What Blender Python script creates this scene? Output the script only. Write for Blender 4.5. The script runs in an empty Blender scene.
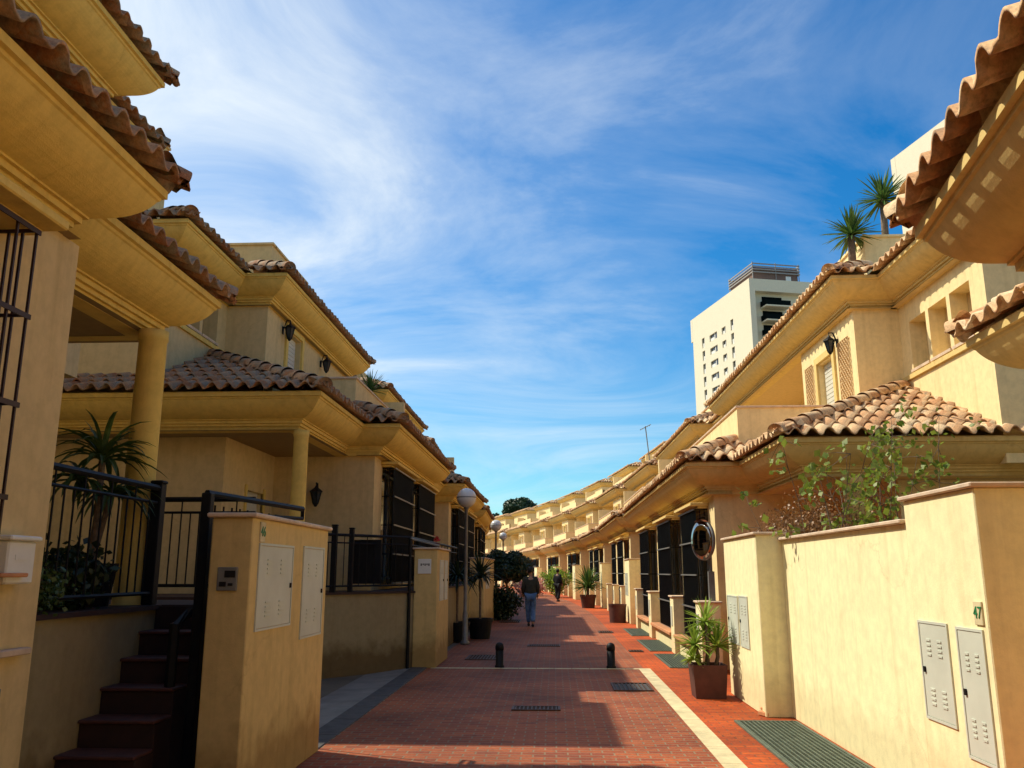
import bpy, math, random
from mathutils import Vector, Matrix
R = math.radians
rnd = random.Random(7)
S = bpy.context.scene
COL = S.collection

# ------------------------------------------------------------------ materials
def mat_new(name):
    m = bpy.data.materials.new(name); m.use_nodes = True
    nt = m.node_tree; nt.nodes.clear()
    out = nt.nodes.new('ShaderNodeOutputMaterial'); b = nt.nodes.new('ShaderNodeBsdfPrincipled')
    nt.links.new(b.outputs[0], out.inputs[0])
    return m, nt, b
def N(nt, t, **k):
    n = nt.nodes.new(t)
    for a, v in k.items(): setattr(n, a, v)
    return n
def noise(nt, co, scale, detail=4, rough=.55, dist=0):
    n = N(nt, 'ShaderNodeTexNoise'); n.inputs['Scale'].default_value = scale
    n.inputs['Detail'].default_value = detail; n.inputs['Roughness'].default_value = rough
    n.inputs['Distortion'].default_value = dist
    if co is not None: nt.links.new(co, n.inputs['Vector'])
    return n
def ramp(nt, src, stops):
    r = N(nt, 'ShaderNodeValToRGB'); e = r.color_ramp.elements
    while len(e) < len(stops): e.new(.5)
    for el, (p, c) in zip(e, stops):
        el.position = p; el.color = (*c, 1) if len(c) == 3 else c
    nt.links.new(src, r.inputs[0]); return r
def mixc(nt, fac, a, b, mode='MIX'):
    m = N(nt, 'ShaderNodeMix', data_type='RGBA', blend_type=mode)
    for sock, v in ((m.inputs[0], fac), (m.inputs[6], a), (m.inputs[7], b)):
        if hasattr(v, 'is_output') or hasattr(v, 'links'): nt.links.new(v, sock)
        elif isinstance(v, (int, float)): sock.default_value = v
        else: sock.default_value = (*v, 1)
    return m.outputs[2]
def bump(nt, b, h, strength=.3, dist=.01):
    n = N(nt, 'ShaderNodeBump'); n.inputs['Strength'].default_value = strength; n.inputs['Distance'].default_value = dist
    nt.links.new(h, n.inputs['Height']); nt.links.new(n.outputs[0], b.inputs['Normal'])
def pos(nt): return N(nt, 'ShaderNodeNewGeometry').outputs['Position']

def stucco(name, c, stain=.35, streak=True, ground_dirt=.5):
    m, nt, b = mat_new(name); p = pos(nt)
    dark = tuple(v * .87 for v in c); light = tuple(min(1, v * 1.04) for v in c)
    n1 = noise(nt, p, .9, 5, .6); r1 = ramp(nt, n1.outputs[0], [(.3, dark), (.5, c), (.75, light)])
    n2 = noise(nt, p, 9, 6, .65)
    col = mixc(nt, stain, c, r1.outputs[0])
    sp = ramp(nt, n2.outputs[0], [(.35, (.88,)*3), (.6, (1.0,)*3)])
    col = mixc(nt, 1.0, col, sp.outputs[0], 'MULTIPLY')
    if streak:   # rain streaks: noise stretched vertically
        mp = N(nt, 'ShaderNodeMapping'); mp.inputs['Scale'].default_value = (8, 8, .45); nt.links.new(p, mp.inputs[0])
        n3 = noise(nt, mp.outputs[0], 1, 5, .6); r3 = ramp(nt, n3.outputs[0], [(.5, (1,)*3), (.78, (.72, .68, .62))])
        col = mixc(nt, .55, col, mixc(nt, 1, col, r3.outputs[0], 'MULTIPLY'))
    if ground_dirt:
        sx = N(nt, 'ShaderNodeSeparateXYZ'); nt.links.new(p, sx.inputs[0])
        n4 = noise(nt, p, 4, 4); ad = N(nt, 'ShaderNodeMath', operation='MULTIPLY_ADD'); ad.inputs[1].default_value = -.55; nt.links.new(n4.outputs[0], ad.inputs[0]); nt.links.new(sx.outputs[2], ad.inputs[2])
        r4 = ramp(nt, ad.outputs[0], [(0, (.5, .42, .34)), (.28, (1, 1, 1))])
        r4.color_ramp.elements[0].position = -.0
        col = mixc(nt, ground_dirt, col, mixc(nt, 1, col, r4.outputs[0], 'MULTIPLY'))
    vw = N(nt, 'ShaderNodeVectorMath', operation='MULTIPLY_ADD'); nw = noise(nt, p, 3.0, 5, .6); nt.links.new(nw.outputs['Color'], vw.inputs[0]); vw.inputs[1].default_value = (.35,)*3; nt.links.new(p, vw.inputs[2])
    vo = N(nt, 'ShaderNodeTexVoronoi', feature='DISTANCE_TO_EDGE'); vo.inputs['Scale'].default_value = .55; nt.links.new(vw.outputs[0], vo.inputs['Vector'])
    ck = ramp(nt, vo.outputs[0], [(0, (.82, .78, .73)), (.005, (1, 1, 1))]); nm = noise(nt, p, .8, 2); km = ramp(nt, nm.outputs[0], [(.5, (0,)*3), (.6, (.7,)*3)])
    col = mixc(nt, km.outputs[0], col, mixc(nt, 1, col, ck.outputs[0], 'MULTIPLY'))
    nt.links.new(col, b.inputs['Base Color']); b.inputs['Roughness'].default_value = .93
    b.inputs['Specular IOR Level'].default_value = .2
    n5 = noise(nt, p, 70, 5, .7); bump(nt, b, n5.outputs[0], .35, .006)
    return m
def plain(name, c, rough=.6, metal=0, var=.2, scale=6, bumpy=.15, spec=.5):
    m, nt, b = mat_new(name); p = pos(nt); n = noise(nt, p, scale, 5, .6)
    r = ramp(nt, n.outputs[0], [(.3, tuple(v * (1 - var) for v in c)), (.7, tuple(min(1, v * (1 + var)) for v in c))])
    nt.links.new(r.outputs[0], b.inputs['Base Color']); b.inputs['Roughness'].default_value = rough
    b.inputs['Metallic'].default_value = metal; b.inputs['Specular IOR Level'].default_value = spec
    if bumpy:
        n5 = noise(nt, p, scale * 9, 4, .6); bump(nt, b, n5.outputs[0], bumpy, .005)
    return m
def tile_mat(name='clay_tile', k=(1, 1, 1), li=.8):
    m, nt, b = mat_new(name); p = pos(nt)
    v = N(nt, 'ShaderNodeTexVoronoi'); v.inputs['Scale'].default_value = 3.4; nt.links.new(p, v.inputs['Vector'])
    rr = ramp(nt, v.outputs['Color'], [(p_, tuple(a_*b_ for a_, b_ in zip(c_, k))) for p_, c_ in [(.0, (.50, .24, .11)), (.35, (.66, .37, .18)), (.7, (.82, .56, .31)), (1, (.88, .68, .43))]])
    n = noise(nt, p, 5, 6, .7); lich = ramp(nt, n.outputs[0], [(.52 if li < 1 else .42, (0,)*3), (.72 if li < 1 else .6, (min(li, .95),)*3)])
    col = mixc(nt, lich.outputs[0], rr.outputs[0], (.30, .24, .17))
    n2 = noise(nt, p, 30, 4, .7); sp = ramp(nt, n2.outputs[0], [(.3, (.6,)*3), (.6, (1.05,)*3)])
    col = mixc(nt, 1, col, sp.outputs[0], 'MULTIPLY')
    nt.links.new(col, b.inputs['Base Color']); b.inputs['Roughness'].default_value = .85; b.inputs['Specular IOR Level'].default_value = .25
    bump(nt, b, n2.outputs[0], .4, .01); return m
def brick_mat(name='brick_paving', c1=(.44, .105, .028), c2=(.29, .06, .02), mort=(.30, .19, .11)):
    m, nt, b = mat_new(name); p = pos(nt)
    # gentle warp so that joints are not ruler straight
    br = N(nt, 'ShaderNodeTexBrick'); br.inputs['Scale'].default_value = 1.0
    br.inputs['Brick Width'].default_value = .215; br.inputs['Row Height'].default_value = .108
    br.inputs['Mortar Size'].default_value = .010; br.inputs['Mortar Smooth'].default_value = .25; br.inputs['Bias'].default_value = 0
    br.inputs['Color1'].default_value = (*c1, 1); br.inputs['Color2'].default_value = (*c2, 1)
    br.inputs['Mortar'].default_value = (*mort, 1)
    nw = noise(nt, p, 2.2, 2); wm = N(nt, 'ShaderNodeVectorMath', operation='MULTIPLY_ADD')
    nt.links.new(nw.outputs['Color'], wm.inputs[0]); wm.inputs[1].default_value = (.012, .012, 0); nt.links.new(p, wm.inputs[2])
    nt.links.new(wm.outputs[0], br.inputs['Vector'])
    n1 = noise(nt, p, .7, 6, .65); r1 = ramp(nt, n1.outputs[0], [(.3, (.62, .66, .7)), (.55, (1, 1, 1)), (.8, (1.18, 1.12, 1.0))])
    col = mixc(nt, 1, br.outputs['Color'], r1.outputs[0], 'MULTIPLY')
    n2 = noise(nt, p, 24, 5, .7); r2 = ramp(nt, n2.outputs[0], [(.3, (.7,)*3), (.65, (1.1,)*3)])
    col = mixc(nt, 1, col, r2.outputs[0], 'MULTIPLY')
    n3 = noise(nt, p, 3.1, 7, .75); r3 = ramp(nt, n3.outputs[0], [(.58, (0,)*3), (.72, (.55,)*3)])
    col = mixc(nt, r3.outputs[0], col, (.13, .075, .05))
    vg = N(nt, 'ShaderNodeTexVoronoi'); vg.inputs['Scale'].default_value = 1.6; nt.links.new(p, vg.inputs['Vector'])
    gm = ramp(nt, vg.outputs['Distance'], [(.035, (.35,)*3), (.05, (1,)*3)]); col = mixc(nt, .7, col, mixc(nt, 1, col, gm.outputs[0], 'MULTIPLY'))
    n7 = noise(nt, p, .35, 4, .6, .5); r7 = ramp(nt, n7.outputs[0], [(.4, (.80, .78, .76)), (.6, (1.05, 1.03, 1.0))]); col = mixc(nt, 1, col, r7.outputs[0], 'MULTIPLY')
    nt.links.new(col, b.inputs['Base Color']); b.inputs['Roughness'].default_value = .75; b.inputs['Specular IOR Level'].default_value = .3
    inv = N(nt, 'ShaderNodeMath', operation='SUBTRACT'); inv.inputs[0].default_value = 1; nt.links.new(br.outputs['Fac'], inv.inputs[1])
    bump(nt, b, inv.outputs[0], .6, .006); return m
def leaf_mat(name, c1, c2, trans=.25):
    m, nt, b = mat_new(name); p = pos(nt); n = noise(nt, p, 5, 4)
    r = ramp(nt, n.outputs[0], [(.3, c1), (.7, c2)]); nt.links.new(r.outputs[0], b.inputs['Base Color'])
    b.inputs['Roughness'].default_value = .5
    t = N(nt, 'ShaderNodeBsdfTranslucent'); nt.links.new(r.outputs[0], t.inputs[0])
    mx = N(nt, 'ShaderNodeMixShader'); mx.inputs[0].default_value = trans
    nt.links.new(b.outputs[0], mx.inputs[1]); nt.links.new(t.outputs[0], mx.inputs[2])
    nt.links.new(mx.outputs[0], nt.nodes['Material Output'].inputs[0]); return m

M = dict(
    wall=stucco('stucco_wall', (.90, .71, .37), .35),
    wallg=stucco('stucco_garden_wall', (.96, .86, .50), .3, True, .3),
    wallo=stucco('stucco_left_pillar', (.70, .50, .20), .3, True, .8), wall_stain_shade=stucco('stucco_stained_shade_wall', (.34, .27, .14), .8, True, 1),  # left stucco: shade put into a darker base, plus stains on the terraces
    trim=stucco('stucco_cornice', (.78, .57, .22), .3, True, 0),
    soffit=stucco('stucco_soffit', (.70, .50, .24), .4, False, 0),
    walll=stucco('stucco_wall_shade', (.70, .52, .25), .35), triml=stucco('stucco_cornice_shade', (.80, .56, .15), .5, True, 0), soffitl=stucco('stucco_soffit_shade', (.36, .25, .11), .4, False, 0),  # shaded-side copies of wall, cornice and soffit, shade tone in the base colours
    tile=tile_mat(), tilel=tile_mat('weathered_shade_tile', (.62, .50, .46), 1.0), brick=brick_mat(), brickred=brick_mat('brick_paving_red', (.68, .115, .010), (.50, .07, .008), (.34, .09, .03)),  # left tiles: extra lichen, and shade tone multiplied into the clay
    cap=plain('cap_stone', (.62, .46, .32), .8), white=plain('white_paint', (.75, .73, .66), .5, 0, .06),
    meter=plain('meter_door_paint', (.58, .60, .50), .5, 0, .08, 3, .05),
    iron=plain('black_iron', (.010, .010, .011), .55, 0, .3), grillm=plain('brown_iron', (.035, .012, .010), .5, .2),
    screen=plain('dark_screen', (.006, .010, .010), 1.0, 0, .35, 30, .15, 0), glass=plain('dark_glass', (.03, .04, .05), .12, 0, .1, 2, 0),
    blind=plain('roller_blind', (.62, .60, .50), .6, 0, .06), step=plain('clay_step_shade', (.030, .010, .007), .7, 0, .3, 9),  # step base near black: deep stair shade put into the clay colour
    concrete=plain('concrete', (.22, .20, .17), .9, 0, .25, 2.2), kerb=plain('kerb_stone', (.07, .065, .06), .8, 0, .3, 7),
    line=plain('cream_paving', (.62, .52, .30), .85, 0, .22, 5), grate=plain('green_grate', (.12, .15, .11), .6, .3, .25, 9),
    drain=plain('drain_iron', (.11, .055, .03), .6, .5, .3), pot=plain('brown_pot', (.085, .026, .018), .7, 0, .25, 8),
    soil=plain('soil', (.05, .03, .02), 1), bark=plain('bark', (.16, .11, .07), .9, 0, .4, 20, .5),
    benchtop=plain('clay_bench', (.55, .24, .10), .8, 0, .2, 8), tower=stucco('tower_render', (.78, .70, .52), .2, False, 0),
    towerbrown=plain('tower_brown', (.17, .10, .075), .8, 0, .1, .5), louver=plain('grey_louver', (.28, .26, .24), .6),
    red=plain('red_plastic', (.22, .07, .03), .5), mirror=plain('mirror_face', (.30, .27, .24), .06, 1, .03, 2, 0),
    skin=plain('skin', (.35, .19, .12), .6), hair=plain('dark_hair', (.012, .009, .007), .7),
    jacket=plain('dark_jacket', (.030, .032, .022), .9, 0, .3, 12), jeans=plain('blue_jeans', (.08, .16, .32), .9, 0, .3, 12),
    black=plain('black_cloth', (.012, .012, .016), .9), blueshirt=plain('blue_shirt', (.06, .12, .22), .9),
    globe=plain('lamp_globe', (.62, .62, .60), .18, 0, .04, 3, 0), pole=plain('grey_pole', (.20, .20, .19), .5, .4),
    green=plain('green_ink', (.02, .22, .07), .5), wood=plain('lattice_wood', (.55, .36, .17), .8), ochre=plain('ochre_plate', (.45, .38, .22), .5),
    ground=plain('earth', (.16, .13, .09), 1, 0, .3, .5),
    leafd2=leaf_mat('leaf_arching', (.03, .07, .012), (.09, .14, .03), .2), leafd=leaf_mat('leaf_dark', (.010, .022, .008), (.03, .06, .018), .12), leafm=leaf_mat('leaf_mid', (.04, .10, .02), (.13, .22, .04)),
    leafy=leaf_mat('leaf_bright', (.16, .30, .03), (.42, .52, .08), .4), leafg=leaf_mat('leaf_yellow_green', (.12, .20, .02), (.32, .36, .05), .4), leafo=leaf_mat('leaf_russet', (.20, .09, .03), (.42, .22, .08)),
    leaft=leaf_mat('leaf_far', (.02, .045, .018), (.05, .09, .035), .1), flower=leaf_mat('petal_red', (.5, .03, .03), (.7, .08, .08)),
    pink=leaf_mat('petal_pink', (.55, .2, .2), (.7, .4, .3)),
)
M['iron'].node_tree.nodes['Principled BSDF'].inputs['Specular IOR Level'].default_value = .2
M['mirror'].node_tree.nodes['Principled BSDF'].inputs['Roughness'].default_value = .04

# ------------------------------------------------------------------ mesh builder
class MB:
    def __init__(s): s.v = []; s.f = []; s.m = []; s.k = 0
    def quad(s, a, b, c, d):
        n = len(s.v); s.v += [tuple(a), tuple(b), tuple(c), tuple(d)]; s.f.append((n, n+1, n+2, n+3)); s.m.append(s.k)
    def tri(s, a, b, c):
        n = len(s.v); s.v += [tuple(a), tuple(b), tuple(c)]; s.f.append((n, n+1, n+2)); s.m.append(s.k)
    def poly(s, pts):
        n = len(s.v); s.v += [tuple(p) for p in pts]; s.f.append(tuple(range(n, n+len(pts)))); s.m.append(s.k)
    def box(s, x0, x1, y0, y1, z0, z1, bev=0):
        if x0 > x1: x0, x1 = x1, x0
        if y0 > y1: y0, y1 = y1, y0
        if bev <= 0:
            n = len(s.v); s.v += [(x, y, z) for z in (z0, z1) for y in (y0, y1) for x in (x0, x1)]
            for f in ((0,2,3,1),(4,5,7,6),(0,1,5,4),(2,6,7,3),(0,4,6,2),(1,3,7,5)): s.f.append(tuple(n+i for i in f)); s.m.append(s.k)
            return
        b = bev
        def ring(z, i): return [(x0+i+b, y0+i, z), (x1-i-b, y0+i, z), (x1-i, y0+i+b, z), (x1-i, y1-i-b, z), (x1-i-b, y1-i, z), (x0+i+b, y1-i, z), (x0+i, y1-i-b, z), (x0+i, y0+i+b, z)]
        rings = [ring(z0, b), ring(z0+b, 0), ring(z1-b, 0), ring(z1, b)]; s.loft(rings, True, True)
    def loft(s, rings, cap0=True, cap1=True, closed=True):
        n0 = len(s.v); k = len(rings[0])
        for r in rings: s.v += [tuple(p) for p in r]
        for i in range(len(rings)-1):
            for j in range(k if closed else k-1):
                a = n0+i*k+j; b = n0+i*k+(j+1) % k; s.f.append((a, b, b+k, a+k)); s.m.append(s.k)
        if cap0: s.f.append(tuple(n0+j for j in reversed(range(k)))); s.m.append(s.k)
        if cap1: s.f.append(tuple(n0+(len(rings)-1)*k+j for j in range(k))); s.m.append(s.k)
    def tube(s, pts, rad, n=8, cap=True):
        pts = [Vector(p) for p in pts]; rads = rad if isinstance(rad, (list, tuple)) else [rad]*len(pts); rings = []
        for i, p in enumerate(pts):
            d = (pts[min(i+1, len(pts)-1)]-pts[max(i-1, 0)]).normalized()
            a = d.cross(Vector((0, 0, 1)) if abs(d.z) < .9 else Vector((1, 0, 0))).normalized(); b = d.cross(a)
            rings.append([p+(a*math.cos(2*math.pi*j/n)+b*math.sin(2*math.pi*j/n))*rads[i] for j in range(n)])
        s.loft(rings, cap, cap)
    def lathe(s, c, prof, n=20):
        rings = [[(c[0]+r*math.cos(2*math.pi*j/n), c[1]+r*math.sin(2*math.pi*j/n), c[2]+z) for j in range(n)] for r, z in prof]
        s.loft(rings, True, True)
    def build(s, name, mats, parent=None, smooth=False):
        me = bpy.data.meshes.new(name); me.from_pydata(s.v, [], s.f)
        mats = mats if isinstance(mats, (list, tuple)) else [mats]
        for m in mats: me.materials.append(m)
        if len(mats) > 1: me.polygons.foreach_set('material_index', s.m)
        if smooth: me.polygons.foreach_set('use_smooth', [True]*len(me.polygons))
        me.update(); o = bpy.data.objects.new(name, me); COL.objects.link(o)
        if parent: o.parent = parent
        return o
def tag(o, label=None, cat=None, group=None, kind=None):
    if label: o['label'] = label
    if cat: o['category'] = cat
    if group: o['group'] = group
    if kind: o['kind'] = kind
    return o
def thing(name, label, cat, loc=(0,0,0), rz=0, group=None):
    o = bpy.data.objects.new(name, None); COL.objects.link(o); o.location = loc; o.rotation_euler = (0, 0, rz)
    o.empty_display_size = .2
    return tag(o, label, cat, group, 'thing')
def copy_tree(o, parent=None):
    c = o.copy(); COL.objects.link(c); c.parent = parent
    for ch in list(o.children): copy_tree(ch, c)
    return c
def text_part(txt, size, M4, m, parent, name='number'):
    cu = bpy.data.curves.new(name, 'FONT'); cu.body = txt; cu.size = size; cu.extrude = .002; cu.align_x = 'CENTER'; cu.align_y = 'CENTER'; cu.resolution_u = 3
    t = bpy.data.objects.new(name, cu); COL.objects.link(t)
    dg = bpy.context.evaluated_depsgraph_get(); me = bpy.data.meshes.new_from_object(t.evaluated_get(dg)); bpy.data.objects.remove(t)
    me.materials.clear(); me.materials.append(m); me.transform(M4)
    o = bpy.data.objects.new(name, me); COL.objects.link(o); o.parent = parent; return o

# ------------------------------------------------------------------ roof pieces
SL = .42
PITCH = .235
def wave(s):
    f = (s / PITCH) % 1.0
    return max(0, math.sin(math.pi*f/.62))**.75 if f < .62 else -.45*math.sin(math.pi*(f-.62)/.38)
def tiles(mb, mp, O, sd, td, z0, tmax, lo, hi, amp=.068, row=.40, fine=12):
    """corrugated clay tiles; O, sd, td in local (p,q); mp maps (p,q,z)->xyz"""
    def P(s, t, z): return mp(O[0]+sd[0]*s+td[0]*t, O[1]+sd[1]*s+td[1]*t, z)
    k = 0; t0 = 0.0
    while t0 < tmax-1e-3:
        t1 = min(t0+row, tmax)
        a = min(lo(t0), lo(t1)); b = max(hi(t0), hi(t1)); n = int((b-a)/(PITCH/fine))+1
        if n < 1: break
        lo0, hi0, lo1, hi1 = lo(t0), hi(t0), lo(t1), hi(t1)
        prev = None
        base = len(mb.v); cnt = 0
        sh = 0
        for i in range(n+1):
            s = min(a+i*PITCH/fine, b); col = int(math.floor(s/PITCH)); random.seed(col*31+k*7)
            jz = random.uniform(-.009, .009); jt = random.uniform(-.02, .02) if k else random.uniform(-.022, .012)
            s0 = min(max(s, lo0), hi0); s1 = min(max(s, lo1), hi1); h0 = wave(s0)*amp; h1 = wave(s1)*amp*.86
            zA = z0+SL*t0+.03+h0+jz; zB = z0+SL*(t1+.05)+h1-.012
            mb.v += [P(s1, t1+.05, zB), P(s0, t0+jt, zA), P(s0, t0+jt+.004, zA-.022), P(s0, t0+(.3 if k == 0 else .03), zA-.024+(SL*.28 if k == 0 else 0))]
            if cnt:
                q = base+4*(cnt-1)
                for e in range(3): mb.f.append((q+e, q+e+1, q+e+5, q+e+4)); mb.m.append(0)
            cnt += 1
        t0 = t1; k += 1
def hipcaps(mb, A, B, r=.125, L=.42):
    A = Vector(A); B = Vector(B); d = B-A; n = max(1, int(d.length/L)); d.normalize()
    side = d.cross(Vector((0, 0, 1))).normalized(); up = side.cross(d)
    for i in range(n):
        p0 = A+d*(i*L-.03); p1 = A+d*((i+1)*L+.05); rr = []
        for p, rad, lift in ((p0, r*1.04, .01), (p0+d*.01, r*1.06, .01), (p1, r*.94, -.02)):
            rr.append([p+up*(lift-.02)+(side*math.cos(a)*rad+up*math.sin(a)*rad) for a in [math.pi*j/10 for j in range(11)]])
        n0 = len(mb.v)
        for q in rr: mb.v += [tuple(v) for v in q]
        for a in range(2):
            for j in range(10): mb.f.append((n0+a*11+j, n0+a*11+j+1, n0+a*11+j+12, n0+a*11+j+11)); mb.m.append(0)
        if i == 0: mb.f.append(tuple(n0+j for j in range(11))); mb.m.append(0)
PROF = [(.40, .03), (.13, -.025), (.115, -.04), (.115, -.10), (.145, -.108), (.15, -.13)]
for i in range(0, 11):   # cyma: hollow above, round below
    t = i/10; a = math.pi/2*t; PROF.append((.165+.31*(.48*t+.52*(1-math.cos(a))), -.14-.25*(.42*t+.58*math.sin(a))))
PROF += [(.475, -.405), (.505, -.405), (.505, -.45), (.54, -.45), (.54, -.49), (.575, -.49), (.58, -.56), (.76, -.563)]
def cornice(mb, mp, path, zt, prof=PROF, sc=1.0):
    nrm = []
    for i in range(len(path)-1):
        dx = path[i+1][0]-path[i][0]; dy = path[i+1][1]-path[i][1]; l = math.hypot(dx, dy); nrm.append((dy/l, -dx/l))
    def off(i, d):
        if i == 0: n = nrm[0]; return (path[0][0]+n[0]*d, path[0][1]+n[1]*d)
        if i == len(path)-1: n = nrm[-1]; return (path[i][0]+n[0]*d, path[i][1]+n[1]*d)
        a, b = nrm[i-1], nrm[i]; k = 1+a[0]*b[0]+a[1]*b[1]
        return (path[i][0]+(a[0]+b[0])*d/k, path[i][1]+(a[1]+b[1])*d/k)
    rings = []
    for i in range(len(path)): rings.append([mp(*off(i, d*sc), zt+z*sc) for d, z in prof])
    mb.loft(rings, False, False, closed=False)
    return off
def facade(mb, mp, A, B, z0, z1, ops=(), depth=.14, inward=(1, 0)):
    """vertical wall sheet A->B in plan with recessed openings (s0,s1,za,zb) along the way"""
    L = math.hypot(B[0]-A[0], B[1]-A[1]); d = ((B[0]-A[0])/L, (B[1]-A[1])/L)
    ss = sorted({0, L, *[o[0] for o in ops], *[o[1] for o in ops]}); zs = sorted({z0, z1, *[o[2] for o in ops], *[o[3] for o in ops]})
    def P(s, z, k=0): return mp(A[0]+d[0]*s+inward[0]*k, A[1]+d[1]*s+inward[1]*k, z)
    for i in range(len(ss)-1):
        for j in range(len(zs)-1):
            sm = (ss[i]+ss[i+1])/2; zm = (zs[j]+zs[j+1])/2
            if any(o[0] < sm < o[1] and o[2] < zm < o[3] for o in ops): continue
            mb.quad(P(ss[i], zs[j]), P(ss[i+1], zs[j]), P(ss[i+1], zs[j+1]), P(ss[i], zs[j+1]))
    for s0, s1, a, b in ops:
        mb.quad(P(s0, a), P(s0, b), P(s0, b, depth), P(s0, a, depth)); mb.quad(P(s1, a), P(s1, b), P(s1, b, depth), P(s1, a, depth))
        mb.quad(P(s0, a), P(s1, a), P(s1, a, depth), P(s0, a, depth)); mb.quad(P(s0, b), P(s1, b), P(s1, b, depth), P(s0, b, depth))

def lantern(parent, x, y, z, nx, ny):
    mb = MB(); c = Vector((x+nx*.16, y+ny*.16, z))
    mb.tube([(x, y, z+.02), (x+nx*.08, y+ny*.08, z+.27), (c.x, c.y, z+.27), (c.x, c.y, z+.2)], .016, 6)
    mb.box(x-.03, x+.03, y-.03, y+.03, z-.02, z+.14)
    mb.lathe(c, [(.015, .22), (.03, .19), (.12, .12), (.125, .10)], 6); mb.lathe(c, [(.05, -.13), (.055, -.11), (.02, -.17)], 6)
    for k in range(6):
        a = k*math.pi/3; mb.tube([(c.x+.10*math.cos(a), c.y+.10*math.sin(a), c.z+.1), (c.x+.05*math.cos(a), c.y+.05*math.sin(a), c.z-.11)], .009, 4)
    o = mb.build('wall_lantern', M['iron'], parent)
    g = MB(); g.lathe(c, [(.045, -.11), (.09, .1)], 6); g.build('lantern_glass', M['glass'], o)

def stepped_roof(root, mp, path, zt, tmaxs, name_r, lens):
    """path: [(P,qB),(pB,qB),(pB,qA),(pA,qA),(pA,L),(P2,L)]"""
    (P, qB), (pB, _), (_, qA), (pA, _), (_, L), (P2, _) = path
    tB, tA = tmaxs; cut = tA+.05
    mb = MB()
    tiles(mb, mp, (0, qB), (1, 0), (0, 1), zt, tB, lambda t: pB+t, lambda t: P)
    tiles(mb, mp, (pB, 0), (0, 1), (1, 0), zt, tB, lambda t: qB+t, lambda t: max(qB+t+.01, min(qA+t, qA+cut)))
    tiles(mb, mp, (0, qA), (1, 0), (0, 1), zt, tA, lambda t: pA+t, lambda t: pB+t)
    tiles(mb, mp, (pA, 0), (0, 1), (1, 0), zt, tA, lambda t: qA+t, lambda t: L-t)
    tiles(mb, mp, (0, L), (1, 0), (0, -1), zt, min(tA, 1.2), lambda t: pA+t, lambda t: P2)
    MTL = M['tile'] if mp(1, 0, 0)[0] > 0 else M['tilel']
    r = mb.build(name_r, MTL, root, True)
    z = zt+.05
    for A_, B_ in ((mp(pB+.06, qB+.06, z), mp(pB+tB, qB+tB, z+SL*tB)), (mp(pA+.06, qA+.06, z), mp(pA+tA, qA+tA, z+SL*tA)), (mp(pA+.06, L-.06, z), mp(pA+tA*.8, L-tA*.8, z+SL*tA*.8))):
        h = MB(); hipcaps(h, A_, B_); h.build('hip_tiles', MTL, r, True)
    c = MB(); cornice(c, mp, path, zt); c.build('cornice', M['trim'] if mp(1, 0, 0)[0] > 0 else M['triml'], root, False)

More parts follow.
